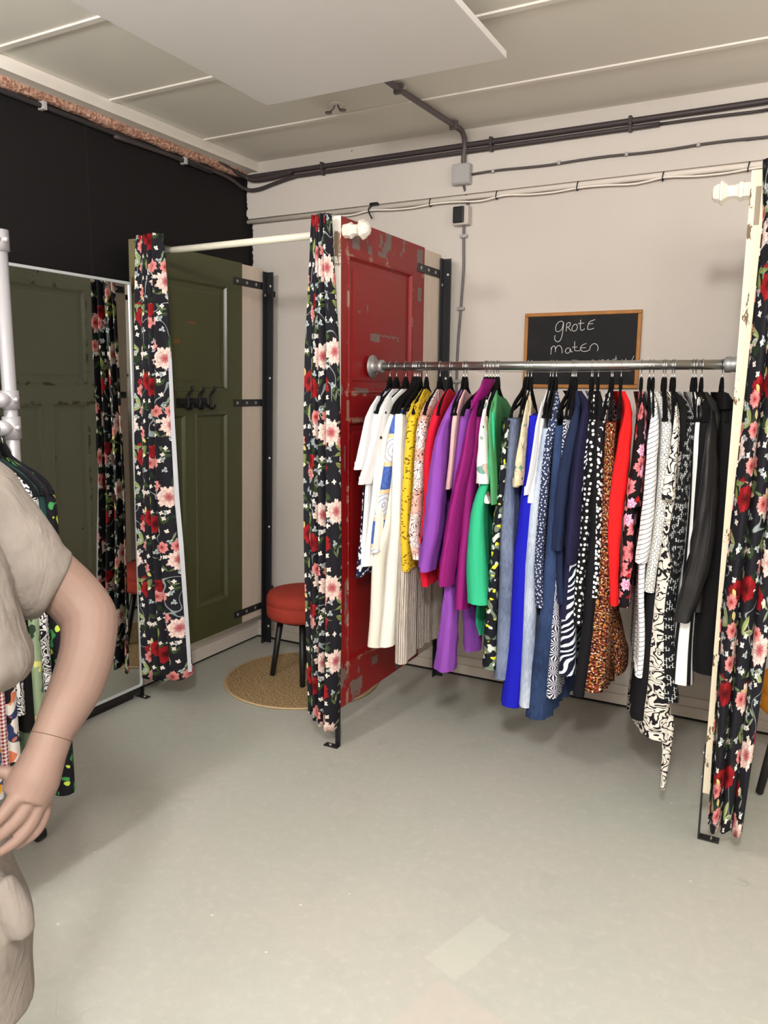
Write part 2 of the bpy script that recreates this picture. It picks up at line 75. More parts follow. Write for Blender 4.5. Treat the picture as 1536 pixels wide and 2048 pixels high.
{"hx":2.3895,"kind":"trousers","label":"slim plain black trousers reaching low behind the ring blouse","mat":"black2","pieces":[{"k":"b","rows":[[2.4505,1.3985,-0.97,-0.6,0.03],[2.449,1.2074,-0.97,-0.6,0.033],[2.448,1.0112,-0.97,-0.6,0.0374],[2.4396,0.8619,-0.97,-0.6,0.0411],[2.4295,0.7842,-0.97,-0.6,0.0431],[2.4235,0.6539,-0.97,-0.6,0.0466],[2.4174,0.4944,-0.97,-0.6,0.0511],[2.4073,0.3577,-0.97,-0.6,0.055]],"top":False}]},
{"hx":2.397,"kind":"dress","label":"long white dress with black swirl print and a tie end hanging lowest","mat":"swirl","pieces":[{"k":"b","rows":[[2.4871,1.4272,-0.985,-0.6,0.035],[2.4814,1.3711,-0.985,-0.6,0.0364],[2.4784,1.2764,-0.985,-0.6,0.0402],[2.4689,1.18,-0.985,-0.6,0.0447],[2.474,0.936,-0.985,-0.6,0.0582],[2.4703,0.7883,-0.985,-0.6,0.0671],[2.4736,0.6066,-0.985,-0.6,0.0787],[2.4782,0.4741,-0.985,-0.6,0.0875],[2.4676,0.3472,-0.985,-0.6,0.0959],[2.4792,0.2889,-0.985,-0.6,0.1]],"top":True},{"k":"t","rows":[[2.4736,1.4232,-1.025,-0.955,0.0165],[2.4725,1.3303,-1.025,-0.955,0.0206],[2.4677,1.2362,-1.025,-0.955,0.0336],[2.4628,1.1481,-1.025,-0.955,0.0446]],"name":"sleeve"},{"k":"t","rows":[[2.5019,0.3842,-0.962,-0.938,0.0405],[2.5067,0.3058,-0.962,-0.938,0.0383],[2.5086,0.2743,-0.962,-0.938,0.0299],[2.5075,0.2098,-0.962,-0.938,0.0248],[2.5045,0.1444,-0.962,-0.938,0.014],[2.5039,0.1106,-0.962,-0.938,0.014]],"name":"tie_end"}]},
{"hx":2.4185,"kind":"jacket","label":"short plain black jacket right of the swirl sleeve","mat":"black","pieces":[{"k":"b","rows":[[2.5003,1.4782,-0.99,-0.57,0.024],[2.4944,1.4367,-0.99,-0.57,0.024],[2.4953,1.3532,-0.99,-0.57,0.024],[2.4953,1.3064,-0.99,-0.57,0.024]],"top":True}]},
{"hx":2.4266,"kind":"dress","label":"black dress with white dash grid print","mat":"dash","pieces":[{"k":"b","rows":[[2.524,1.4366,-0.985,-0.52,0.03],[2.5168,1.3717,-0.985,-0.52,0.0312],[2.5136,1.2779,-0.985,-0.52,0.034],[2.5107,1.1826,-0.985,-0.52,0.0372],[2.5068,1.0665,-0.985,-0.52,0.0416],[2.5043,0.9284,-0.985,-0.52,0.0473],[2.4851,0.8685,-0.985,-0.52,0.0498],[2.4806,0.7563,-0.985,-0.52,0.0548],[2.4898,0.6129,-0.985,-0.52,0.0615],[2.4991,0.52,-0.985,-0.52,0.0659],[2.5107,0.4372,-0.985,-0.52,0.07]],"top":True},{"k":"t","rows":[[2.5143,1.3544,-1.025,-0.955,0.0234],[2.5112,1.2613,-1.025,-0.955,0.0257],[2.5059,1.167,-1.025,-0.955,0.0369],[2.4989,1.0569,-1.025,-0.955,0.0484],[2.4942,0.9744,-1.025,-0.955,0.0612],[2.4973,0.9474,-1.025,-0.955,0.0308],[2.5032,0.9089,-1.025,-0.955,0.014]],"name":"sleeve"}]},
{"hx":2.4865,"kind":"shirt","label":"black and white striped shirt with white collar","mat":"stripes_bw","pieces":[{"k":"b","rows":[[2.5445,1.4778,-0.985,-0.6,0.022],[2.5373,1.4321,-0.985,-0.6,0.0231],[2.5342,1.3721,-0.985,-0.6,0.0252],[2.538,1.2789,-0.985,-0.6,0.0293],[2.5451,1.1176,-0.985,-0.6,0.0375],[2.546,0.9244,-0.985,-0.6,0.0485],[2.5459,0.774,-0.985,-0.6,0.0577],[2.5428,0.6919,-0.985,-0.6,0.0629],[2.5421,0.6091,-0.985,-0.6,0.0682],[2.5443,0.5045,-0.985,-0.6,0.075]],"top":True},{"k":"t","rows":[[2.5277,1.4749,-0.95,-0.85,0.0245],[2.5275,1.4515,-0.95,-0.85,0.0157]],"name":"collar"}]},
{"hx":2.4962,"kind":"shirt","label":"plain black shirt left of the satin coat","mat":"black","pieces":[{"k":"b","rows":[[2.5731,1.4596,-0.99,-0.57,0.03],[2.5599,1.4231,-0.99,-0.57,0.03],[2.5571,1.3077,-0.99,-0.57,0.03],[2.5554,1.167,-0.99,-0.57,0.03],[2.5583,0.9759,-0.99,-0.57,0.03]],"top":True}]},
{"hx":2.5155,"kind":"coat","label":"black satin coat with a wide sleeve","mat":"satin","pieces":[{"k":"b","rows":[[2.6053,1.4594,-0.99,-0.55,0.04],[2.5885,1.4139,-0.99,-0.55,0.04],[2.5796,1.3541,-0.99,-0.55,0.04],[2.5815,1.2146,-0.99,-0.55,0.04],[2.5824,1.0248,-0.99,-0.55,0.04],[2.574,0.9293,-0.99,-0.55,0.04],[2.5768,0.7824,-0.99,-0.55,0.04]],"top":True},{"k":"t","rows":[[2.5843,1.4104,-1.05,-0.95,0.0282],[2.5792,1.3378,-1.05,-0.95,0.0376],[2.5847,1.2417,-1.05,-0.95,0.0498],[2.5832,1.1255,-1.05,-0.95,0.061],[2.5773,1.031,-1.05,-0.95,0.07],[2.573,0.9448,-1.05,-0.95,0.0748],[2.5562,0.863,-1.05,-0.95,0.0732],[2.534,0.7477,-1.05,-0.95,0.0538]],"name":"sleeve"}]},
{"hx":2.5804,"kind":"coat","label":"black hooded coat hanging nearest the cream partition","mat":"black","pieces":[{"k":"b","rows":[[2.6424,1.4773,-0.99,-0.5,0.045],[2.6263,1.4322,-0.99,-0.5,0.0458],[2.626,1.3086,-0.99,-0.5,0.0492],[2.6347,1.1219,-0.99,-0.5,0.0558],[2.639,0.9398,-0.99,-0.5,0.0633],[2.6207,0.8566,-0.99,-0.5,0.0668],[2.6095,0.7306,-0.99,-0.5,0.0723],[2.6121,0.6294,-0.99,-0.5,0.0769],[2.6227,0.5644,-0.99,-0.5,0.08]],"top":True},{"k":"t","rows":[[2.6035,1.4953,-0.98,-0.86,0.0219],[2.6101,1.4723,-0.98,-0.86,0.0412],[2.6133,1.4448,-0.98,-0.86,0.0447]],"name":"hood"}]}]
MANN={"arm":[[1.614,-2.871,1.3138,0.0544],[1.6506,-2.8294,1.2454,0.0535],[1.6834,-2.7888,1.1829,0.0516],[1.711,-2.76,1.134,0.0502],[1.7411,-2.7513,1.0934,0.0497],[1.7611,-2.7697,1.0595,0.0464],[1.7734,-2.7923,1.0252,0.0457],[1.7872,-2.8249,0.9943,0.0438],[1.7994,-2.8566,0.9735,0.0387],[1.8103,-2.8894,0.9503,0.0322],[1.8136,-2.91,0.9217,0.0326],[1.8147,-2.9323,0.8901,0.0392],[1.8127,-2.9495,0.8645,0.0381]],"fingers":[[[1.8209,-2.9648,0.8827,0.0153],[1.8242,-2.9947,0.8662,0.0135],[1.8159,-3.0194,0.8491,0.0118],[1.8063,-3.0375,0.8405,0.0095]],[[1.8279,-2.9519,0.8697,0.0162],[1.8305,-2.977,0.8504,0.0144],[1.8211,-3.0023,0.833,0.0127],[1.8079,-3.0285,0.8222,0.01]],[[1.8306,-2.9402,0.8628,0.0163],[1.837,-2.9585,0.8381,0.0138],[1.8326,-2.9815,0.8189,0.0121],[1.8159,-3.0048,0.8027,0.0098]],[[1.8266,-2.9266,0.8548,0.0142],[1.8347,-2.9381,0.8308,0.0125],[1.8356,-2.9577,0.8148,0.0116],[1.8209,-2.9795,0.8011,0.0092]],[[1.8042,-2.9496,0.8892,0.0171],[1.7847,-2.9574,0.9032,0.0132],[1.7709,-2.9756,0.9069,0.0124],[1.7547,-2.9926,0.8921,0.01]]],"sleeve":[[1.5964,-2.8919,1.3138,0.0788],[1.6145,-2.868,1.2656,0.0843],[1.6385,-2.8304,1.2121,0.0819],[1.6695,-2.7984,1.171,0.0709],[1.6929,-2.7723,1.1513,0.0557]]}
STROKES=[[[1.8156,1.8098],[1.8047,1.8165],[1.7897,1.811],[1.7794,1.7929],[1.7821,1.772],[1.7972,1.7713],[1.8098,1.7832],[1.8156,1.8098],[1.8142,1.7788],[1.8088,1.7417],[1.7963,1.7235],[1.781,1.7282],[1.7763,1.7409],[1.7782,1.7534]],[[1.8307,1.8049],[1.8295,1.7699]],[[1.8307,1.8049],[1.8433,1.8097],[1.8479,1.8],[1.8396,1.7901],[1.8303,1.7885]],[[1.8375,1.7881],[1.8529,1.7709]],[[1.8649,1.7992],[1.8559,1.7852],[1.8614,1.7706],[1.8741,1.7721],[1.8813,1.7861],[1.8754,1.8007],[1.8649,1.7992]],[[1.8946,1.8203],[1.8946,1.7916],[1.8972,1.7751],[1.9057,1.7727],[1.9151,1.7805]],[[1.8838,1.8024],[1.911,1.8052]],[[1.9605,1.819],[1.94,1.8119],[1.932,1.8021],[1.9285,1.7799],[1.937,1.7754],[1.9576,1.7806]],[[1.932,1.8001],[1.9527,1.8019]],[[1.7621,1.6975],[1.7616,1.6647]],[[1.7617,1.6807],[1.7664,1.6995],[1.7773,1.7033],[1.7828,1.6884],[1.7823,1.6759]],[[1.7828,1.6884],[1.7903,1.7028],[1.8032,1.7045],[1.8122,1.6916],[1.8149,1.6707]],[[1.8508,1.6924],[1.838,1.6929],[1.8297,1.6806],[1.8365,1.67],[1.8492,1.6738],[1.853,1.6903],[1.8577,1.6756],[1.8641,1.6775]],[[1.8721,1.7235],[1.8721,1.6938],[1.8767,1.6812],[1.8937,1.6806],[1.9,1.6825]],[[1.8614,1.6962],[1.8847,1.6975]],[[1.9264,1.7125],[1.9098,1.7069],[1.8997,1.6908],[1.9106,1.678],[1.9275,1.6775],[1.9398,1.6833]],[[1.8997,1.6928],[1.9249,1.694]],[[1.9433,1.6811],[1.9456,1.6995],[1.9598,1.7112],[1.9744,1.7066],[1.9812,1.6901],[1.9774,1.6779]],[[2.0242,1.6349],[2.0289,1.6396],[2.0344,1.6346]],[[2.0634,1.6557],[2.0632,1.6265]],[[2.0525,1.641],[2.0687,1.6426]],[[2.1046,1.6315],[2.1089,1.6435]],[[2.1314,1.6288],[2.1424,1.6546]],[[1.9954,1.6357],[2.0056,1.6387],[2.0119,1.634]]]
LC=[(2.145,.226,.345),(1.72,.200,.355),(1.3,.180,.342),(1.05,.172,.340),(.8,.170,.352),(.5,.168,.375),(.13,.170,.405)]
LIN=[(1.99,.345,.350),(1.6,.352,.364),(1.32,.350,.370),(1.0,.356,.382),(.78,.374,.398),(.45,.394,.414),(.19,.408,.424)]
SHIRT=[(1.592,-3.035,1.385,.075,.07),(1.592,-3.035,1.35,.14,.09),(1.60,-3.03,1.29,.18,.12),(1.61,-3.02,1.20,.195,.14),(1.61,-3.02,1.12,.21,.15),(1.61,-3.02,1.07,.225,.155),(1.605,-3.02,1.04,.205,.15)]
SKIRT=[(1.592,-3.035,.97,.13,.105),(1.592,-3.035,.88,.15,.12),(1.60,-3.03,.78,.165,.13),(1.60,-3.03,.70,.18,.14),(1.61,-3.02,.63,.195,.145),(1.61,-3.02,.55,.185,.14),(1.61,-3.02,.47,.185,.14)]
def tag(o,label=None,cat=None,group=None,kind=None):
    if label: o['label']=label
    if cat: o['category']=cat
    if group: o['group']=group
    if kind: o['kind']=kind
    return o
def empty(name,loc=(0,0,0),rz=0):
    o=bpy.data.objects.new(name,None); o.empty_display_size=.05; COL.objects.link(o); o.location=loc; o.rotation_euler=(0,0,rz); return o
def obj(name,bm,mats,parent=None,smooth=False,world=True):
    bmesh.ops.recalc_face_normals(bm,faces=bm.faces[:])
    me=bpy.data.meshes.new(name); bm.to_mesh(me); bm.free()
    for m in (mats if isinstance(mats,(list,tuple)) else [mats]): me.materials.append(m)
    o=bpy.data.objects.new(name,me); COL.objects.link(o)
    if smooth:
        for f in me.polygons: f.use_smooth=True
    if parent:
        o.parent=parent
        if world: # geometry is given in room coordinates
            bpy.context.view_layer.update(); o.matrix_parent_inverse=parent.matrix_world.inverted()
    return o
def box(bm,a,b,bev=0,mi=0):
    a=Vector(a); b=Vector(b); c=(a+b)/2; s=b-a
    r=bmesh.ops.create_cube(bm,size=1,matrix=Matrix.Translation(c)@Matrix.Diagonal((abs(s.x),abs(s.y),abs(s.z),1)))
    fs=set(f for v in r['verts'] for f in v.link_faces)
    for f in fs: f.material_index=mi
    if bev:
        es=set(e for f in fs for e in f.edges)
        rr=bmesh.ops.bevel(bm,geom=list(es),offset=bev,segments=2,affect='EDGES',profile=.6)
        for f in rr['faces']: f.material_index=mi
    return fs
def ring_loft(bm,rings,cap=True,closed=True,mi=0,uvl=None,uvs=None):
    vs=[[bm.verts.new(p) for p in r] for r in rings]; n=len(rings[0]); fs=[]
    for i in range(len(rings)-1):
        for j in range(n if closed else n-1):
            k=(j+1)%n
            try: f=bm.faces.new((vs[i][j],vs[i][k],vs[i+1][k],vs[i+1][j]))
            except ValueError: continue
            f.material_index=mi; fs.append(f)
            if uvl is not None:
                q=((i,j),(i,j+1),(i+1,j+1),(i+1,j))
                for l,(a,b) in zip(f.loops,q): l[uvl].uv=uvs(a,b)
    if cap and closed:
        for r in (vs[0],vs[-1]):
            try: f=bm.faces.new(r); f.material_index=mi
            except ValueError: pass
    return vs
def tube(bm,pts,rad,n=10,cap=True,flat=(1,1),mi=0):
    pts=[Vector(p) for p in pts]; rings=[]; prev=None
    for i,p in enumerate(pts):
        t=(pts[min(i+1,len(pts)-1)]-pts[max(i-1,0)])
        if t.length<1e-9: t=Vector((0,0,1))
        t.normalize()
        if prev is None:
            a=Vector((0,0,1)) if abs(t.z)<.9 else Vector((0,1,0)); x=t.cross(a).normalized()
        else: x=(prev-t*prev.dot(t)).normalized()
        prev=x; y=t.cross(x); r=rad[i] if isinstance(rad,(list,tuple)) else rad
        rings.append([p+x*math.cos(2*PI*k/n)*r*flat[0]+y*math.sin(2*PI*k/n)*r*flat[1] for k in range(n)])
    return ring_loft(bm,rings,cap,mi=mi)
def smooth_pts(pts,k=6):
    pts=[Vector(p) for p in pts]; out=[]
    for i in range(len(pts)-1):
        p0=pts[max(i-1,0)];p1=pts[i];p2=pts[i+1];p3=pts[min(i+2,len(pts)-1)]
        for j in range(k):
            t=j/k; out.append(.5*((2*p1)+(p2-p0)*t+(2*p0-5*p1+4*p2-p3)*t*t+(3*p1-p0-3*p2+p3)*t**3))
    out.append(pts[-1]); return out
def lathe(bm,prof,c,axis='z',n=28,mi=0):
    rings=[]
    for r,h in prof:
        ring=[]
        for k in range(n):
            a=2*PI*k/n; p=(r*math.cos(a),r*math.sin(a),h)
            if axis=='x': p=(h,p[0],p[1])
            if axis=='y': p=(p[0],h,p[1])
            ring.append(Vector(c)+Vector(p))
        rings.append(ring)
    ring_loft(bm,rings,mi=mi)
def NB(): return bmesh.new()
def cyl(bm,a,b,r,n=14,mi=0): tube(bm,[a,b],r,n,mi=mi)

# ---------------- material toolkit ----------------
class NT:
    def __init__(s,name,rough=.8,spec=.3,metal=0):
        s.m=bpy.data.materials.new(name); s.m.use_nodes=True; s.t=s.m.node_tree; s.b=s.t.nodes['Principled BSDF']
        s.b.inputs['Roughness'].default_value=rough; s.b.inputs['Specular IOR Level'].default_value=spec; s.b.inputs['Metallic'].default_value=metal
    def n(s,ty,**k):
        q=s.t.nodes.new(ty)
        for a,b in k.items(): setattr(q,a,b)
        return q
    def link(s,a,b):
        if isinstance(a,bpy.types.NodeSocket): s.t.links.new(a,b)
        else:
            if hasattr(b.default_value,'__len__') and isinstance(a,(int,float)): a=[a]*len(b.default_value)
            elif hasattr(b.default_value,'__len__') and len(b.default_value)==4 and len(a)==3: a=tuple(a)+(1,)
            b.default_value=a
    def M(s,op,a,b=0,c=0,clamp=False):
        q=s.n('ShaderNodeMath',operation=op,use_clamp=clamp); s.link(a,q.inputs[0]); s.link(b,q.inputs[1]); s.link(c,q.inputs[2]); return q.outputs[0]
    def V(s,op,a,b=(0,0,0),c=(0,0,0)):
        q=s.n('ShaderNodeVectorMath',operation=op); s.link(a,q.inputs[0]); s.link(b,q.inputs[1])
        if op=='MULTIPLY_ADD': s.link(c,q.inputs[2])
        return q.outputs['Value'] if op in('LENGTH','DOT_PRODUCT','DISTANCE') else q.outputs[0]
    def mix(s,f,a,b):
        q=s.n('ShaderNodeMix',data_type='RGBA'); s.link(f,q.inputs[0]); s.link(a,q.inputs[6]); s.link(b,q.inputs[7]); return q.outputs[2]
    def ss(s,x,lo,hi): # smooth step lo->hi
        q=s.n('ShaderNodeMapRange',interpolation_type='SMOOTHSTEP'); s.link(x,q.inputs[0]); q.inputs[1].default_value=lo; q.inputs[2].default_value=hi
        return q.outputs[0]
    def lt(s,x,t,soft=.02): # 1 when x<t
        q=s.n('ShaderNodeMapRange',interpolation_type='SMOOTHSTEP'); s.link(x,q.inputs[0]); q.inputs[1].default_value=t-soft; q.inputs[2].default_value=t+soft
        q.inputs[3].default_value=1; q.inputs[4].default_value=0; return q.outputs[0]
    def noise(s,vec,scale,detail=2,rough=.5,dist=0,col=False):
        q=s.n('ShaderNodeTexNoise'); s.link(vec,q.inputs['Vector']); q.inputs['Scale'].default_value=scale; q.inputs['Detail'].default_value=detail
        q.inputs['Roughness'].default_value=rough; q.inputs['Distortion'].default_value=dist; return q.outputs['Color' if col else 'Fac']
    def vor(s,vec,rnd=1,dim='2D',feature='F1',scale=1):
        q=s.n('ShaderNodeTexVoronoi',voronoi_dimensions=dim,feature=feature); s.link(vec,q.inputs['Vector']); q.inputs['Scale'].default_value=scale
        q.inputs['Randomness'].default_value=rnd; return q
    def xyz(s,v):
        q=s.n('ShaderNodeSeparateXYZ'); s.link(v,q.inputs[0]); return q.outputs[0],q.outputs[1],q.outputs[2]
    def rgb(s,v):
        q=s.n('ShaderNodeSeparateColor'); s.link(v,q.inputs[0]); return q.outputs[0],q.outputs[1],q.outputs[2]
    def comb(s,x,y,z=0):
        q=s.n('ShaderNodeCombineXYZ'); s.link(x,q.inputs[0]); s.link(y,q.inputs[1]); s.link(z,q.inputs[2]); return q.outputs[0]
    def uv(s): return s.n('ShaderNodeTexCoord').outputs['UV']
    def ob(s): return s.n('ShaderNodeTexCoord').outputs['Object']
    def rot(s,v,ang):
        q=s.n('ShaderNodeVectorRotate',rotation_type='Z_AXIS'); s.link(v,q.inputs['Vector']); s.link(ang,q.inputs['Angle']); return q.outputs[0]
    def bump(s,h,strength=.3,dist=.002):
        q=s.n('ShaderNodeBump'); q.inputs['Strength'].default_value=strength; q.inputs['Distance'].default_value=dist; s.link(h,q.inputs['Height']); s.t.links.new(q.outputs[0],s.b.inputs['Normal'])
    def out(s,c,rough=None):
        s.link(c,s.b.inputs['Base Color'])
        if rough is not None: s.link(rough,s.b.inputs['Roughness'])
        return s.m
def srgb(h):
    h=h.lstrip('#'); v=[int(h[i:i+2],16)/255 for i in (0,2,4)]
    return tuple((c/12.92 if c<=.04045 else ((c+.055)/1.055)**2.4) for c in v)+(1,)
_fab={}
def fabric(name,col,rough=.85,weave=True,spec=.2,metal=0):
    if name in _fab: return _fab[name]
    k=NT(name,rough,spec,metal); c=srgb(col)
    if weave:
        f=k.noise(k.uv(),60,3); k.bump(f,.25,.002)
        g=k.noise(k.uv(),9,2); c=k.mix(k.M('MULTIPLY',g,.18),c,tuple(x*.75 for x in c[:3])+(1,))
    _fab[name]=k.out(c); return _fab[name]
def plain(name,col,rough=.5,spec=.4,metal=0,bump=None):
    if name in _fab: return _fab[name]
    k=NT(name,rough,spec,metal); f=k.noise(k.ob(),14,3); c=srgb(col)
    c=k.mix(k.M('MULTIPLY',f,.14),c,tuple(x*.8 for x in c[:3])+(1,))
    if bump: k.bump(k.noise(k.ob(),bump,3),.3,.002)
    _fab[name]=k.out(c); return _fab[name]

def motif(k,v,scale,off,rnd=.75,stretch=1.0):
    """cells of a repeating print: local x,y in each cell, turned at random, plus the cell's random numbers"""
    p=k.V('MULTIPLY_ADD',v,(scale,scale*stretch,0),(off[0],off[1],0))
    q=k.vor(p,rnd); loc=k.V('SUBTRACT',p,q.outputs['Position'])
    r,g,b=k.rgb(q.outputs['Color']); loc=k.rot(loc,k.M('MULTIPLY',r,6.283))
    x,y,_=k.xyz(loc); return x,y,r,g,b
def flower(k,v,col,scale,off,R,lobes,cin,cout,dens,mid=None,jag=.14):
    x,y,r,g,b=motif(k,v,scale,off)
    th=k.M('ARCTAN2',y,x); rr=k.M('SQRT',k.M('ADD',k.M('MULTIPLY',x,x),k.M('MULTIPLY',y,y)))
    lob=k.M('MULTIPLY_ADD',k.M('SINE',k.M('MULTIPLY',th,lobes)),jag,1)
    lob=k.M('ADD',lob,k.M('MULTIPLY',k.M('SINE',k.M('MULTIPLY_ADD',th,lobes*2+3,1.3)),jag*.6))
    q=k.M('DIVIDE',rr,k.M('MULTIPLY',lob,R))
    m=k.M('MULTIPLY',k.lt(q,1,.04),k.lt(g,dens,.001))
    pet=k.M('MULTIPLY_ADD',k.M('SINE',k.M('ADD',k.M('MULTIPLY',th,lobes*3),k.M('MULTIPLY',q,7))),.5,.5)
    f=k.M('ADD',k.ss(q,.1,.75),k.M('MULTIPLY',k.M('SUBTRACT',pet,.5),.5),clamp=True)
    ring=k.M('ABSOLUTE',k.M('SINE',k.M('ADD',k.M('MULTIPLY',q,9),k.M('SINE',k.M('MULTIPLY',th,lobes)))))
    c=k.mix(f,cin,cout); c=k.mix(k.M('MULTIPLY',k.lt(ring,.22,.15),.55),c,cin)
    if mid: c=k.mix(k.lt(q,.14,.05),c,mid)
    return k.mix(m,col,c)
def leaves(k,v,col,scale,off,L,w,ca,cb,dens,spread=.55,pair=True):
    x,y,r,g,b=motif(k,v,scale,off,.8)
    ya=k.M('ABSOLUTE',y) if pair else y
    c,s=math.cos(spread),math.sin(spread)
    lx=k.M('ADD',k.M('MULTIPLY',x,c),k.M('MULTIPLY',ya,s)); ly=k.M('SUBTRACT',k.M('MULTIPLY',ya,c),k.M('MULTIPLY',x,s))
    t=k.M('DIVIDE',lx,L); hw=k.M('MULTIPLY',k.M('MULTIPLY',t,k.M('SUBTRACT',1,t)),w*4)
    e=k.M('SUBTRACT',k.M('ABSOLUTE',ly),hw)
    m=k.M('MULTIPLY',k.lt(e,0,.008),k.lt(g,dens,.001))
    vein=k.lt(k.M('ABSOLUTE',ly),.008,.006)
    lc=k.mix(k.ss(b,.3,.7),ca,cb); lc=k.mix(k.M('MULTIPLY',k.ss(ly,-.02,.05),.45),lc,tuple(q*.45 for q in ca[:3])+(1,))
    lc=k.mix(k.M('MULTIPLY',vein,.7),lc,tuple(q*.35 for q in ca[:3])+(1,))
    return k.mix(m,col,lc)
def add_folds(m,st=.55,dist=.012,sc=(34,3.2,0)):
    t=m.node_tree; b=t.nodes['Principled BSDF']; n=t.nodes.new('ShaderNodeTexNoise'); c=t.nodes.new('ShaderNodeTexCoord'); v=t.nodes.new('ShaderNodeVectorMath'); v.operation='MULTIPLY'
    v.inputs[1].default_value=sc; t.links.new(c.outputs['UV'],v.inputs[0]); t.links.new(v.outputs[0],n.inputs['Vector']); n.inputs['Scale'].default_value=1; n.inputs['Detail'].default_value=3; n.inputs['Distortion'].default_value=.6
    q=t.nodes.new('ShaderNodeBump'); q.inputs['Strength'].default_value=st; q.inputs['Distance'].default_value=dist; t.links.new(n.outputs['Fac'],q.inputs['Height'])
    if b.inputs['Normal'].links: t.links.new(b.inputs['Normal'].links[0].from_socket,q.inputs['Normal'])
    t.links.new(q.outputs[0],b.inputs['Normal'])
def mat_curtain():
    k=NT('floral_curtain_cloth',.8,.2); uv=k.uv()
    wob=k.V('MULTIPLY_ADD',k.noise(uv,14,2,col=True),(.012,.012,0),uv)
    P=.62; q=k.n('ShaderNodeVectorMath',operation='WRAP'); k.link(wob,q.inputs[0]); q.inputs[1].default_value=(P,P,1); q.inputs[2].default_value=(0,0,-1); v=q.outputs[0]
    c=srgb('#1b1a21')
    # thin trailing tendrils
    n=k.noise(uv,7,1); c=k.mix(k.M('MULTIPLY',k.lt(k.M('ABSOLUTE',k.M('SUBTRACT',n,.5)),.006,.004),k.ss(k.noise(uv,3,0),.5,.55)),c,srgb('#8b9696'))
    c=leaves(k,v,c,9.5,(2.2,.7),.42,.075,srgb('#26361f'),srgb('#3f5230'),.8,.5)
    c=leaves(k,v,c,7.0,(.3,5.1),.44,.075,srgb('#7d8a4c'),srgb('#a3ad76'),.6,.6)
    c=leaves(k,v,c,11,(4.1,2.6),.45,.055,srgb('#5c6f42'),srgb('#94a08a'),.55,.9)
    c=flower(k,v,c,21,(8.3,4.4),.2,3,srgb('#6f7d80'),srgb('#b9c2c4'),.25,None,.4)
    c=flower(k,v,c,34,(3.7,1.3),.28,4,srgb('#dccfc4'),srgb('#f3ece6'),.17,srgb('#8e5c50'),.3)
    c=flower(k,v,c,6.6,(6.2,2.3),.26,6,srgb('#4a060b'),srgb('#96181f'),.34,srgb('#3a0508'),.10)
    c=flower(k,v,c,6.8,(.8,.45),.32,7,srgb('#a03a48'),srgb('#ecd6cc'),.30,srgb('#a04a4a'),.13)
    c=flower(k,v,c,10,(9.4,6.6),.26,7,srgb('#a5383f'),srgb('#d58f8b'),.2,srgb('#7e1c26'),.12)
    c=leaves(k,v,c,13,(7.1,8.6),.4,.10,srgb('#d8c27c'),srgb('#efe3bd'),.10,.3,False)
    k.bump(k.noise(uv,120,2),.15,.001)
    return k.out(c)
def dots(name,base,dot,scale,R,rnd=.6,second=None):
    k=NT(name,.85,.2); p=k.V('SCALE',k.uv()); p.node.inputs['Scale'].default_value=scale
    d=k.vor(p,rnd).outputs['Distance']; c=k.mix(k.lt(d,R,.04),srgb(base),srgb(dot)); return k.out(c)
def bands(name,base,line,freq,width,rot=0,dist=0,dscale=4,base2=None,detail=2):
    k=NT(name,.85,.2); uv=k.uv()
    if dist: uv=k.V('MULTIPLY_ADD',k.noise(uv,dscale,detail,col=True),(dist,dist,0),uv)
    x,y,_=k.xyz(k.rot(uv,rot)); f=k.M('FRACT',k.M('MULTIPLY',x,freq))
    c=k.mix(k.lt(k.M('ABSOLUTE',k.M('SUBTRACT',f,.5)),width/2,.03),srgb(base),srgb(line)); return k.out(c)
def wash(name,a,b,vert=60,horiz=8):
    k=NT(name,.9,.15); uv=k.uv(); s=k.noise(k.V('MULTIPLY',uv,(vert,horiz,0)),4,4,.7); g=k.noise(uv,5,3)
    f=k.M('ADD',k.M('MULTIPLY',s,.6),k.M('MULTIPLY',g,.5)); k.bump(s,.3,.001)
    return k.out(k.mix(k.ss(f,.35,.75),srgb(a),srgb(b)))
def blobs(name,base,cols,scale,rnd=1,wob=.02):
    k=NT(name,.85,.2); uv=k.V('MULTIPLY_ADD',k.noise(k.uv(),18,2,col=True),(wob,wob,0),k.uv()); c=srgb(base)
    for i,(h,th) in enumerate(cols):
        n=k.noise(k.V('ADD',uv,(i*3.1,i*1.7,0)),scale*(1+.25*i),1,.5); c=k.mix(k.ss(n,th,th+.03),c,srgb(h))
    return k.out(c)
def contour(name,base,line,scale,width,levels=6,dist=.6,fill=None):
    k=NT(name,.85,.2); n=k.noise(k.uv(),scale,1,.4,dist); f=k.M('FRACT',k.M('MULTIPLY',n,levels))
    c=k.mix(k.lt(k.M('ABSOLUTE',k.M('SUBTRACT',f,.5)),width,.05),srgb(base),srgb(line)); return k.out(c)
FM={}
FM['white']=fabric('white_cotton','#f1f1f3'); FM['cream']=fabric('cream_cotton','#efe9dc'); FM['cream2']=fabric('ecru_cotton','#f0ece4')
FM['purple']=fabric('violet_cloth','#8747a8'); FM['magenta']=fabric('magenta_cloth','#86156a',.6); FM['pink']=fabric('pale_pink_cloth','#dfb2b4')
FM['red']=fabric('scarlet_cloth','#dd1a1c'); FM['red2']=fabric('crimson_cloth','#c8142f'); FM['emerald']=fabric('emerald_cloth','#33b183'); FM['green']=fabric('leaf_green_cloth','#4f9c64')
FM['royal']=fabric('royal_blue_cloth','#1618ad'); FM['navy']=fabric('navy_cloth','#1a2440'); FM['navy2']=fabric('dark_navy_cloth','#1b1a38')
FM['black']=fabric('black_cloth','#0c0b0d'); FM['black2']=fabric('soft_black_cloth','#100f14'); FM['satin']=fabric('black_satin','#121113',.48,spec=.4)
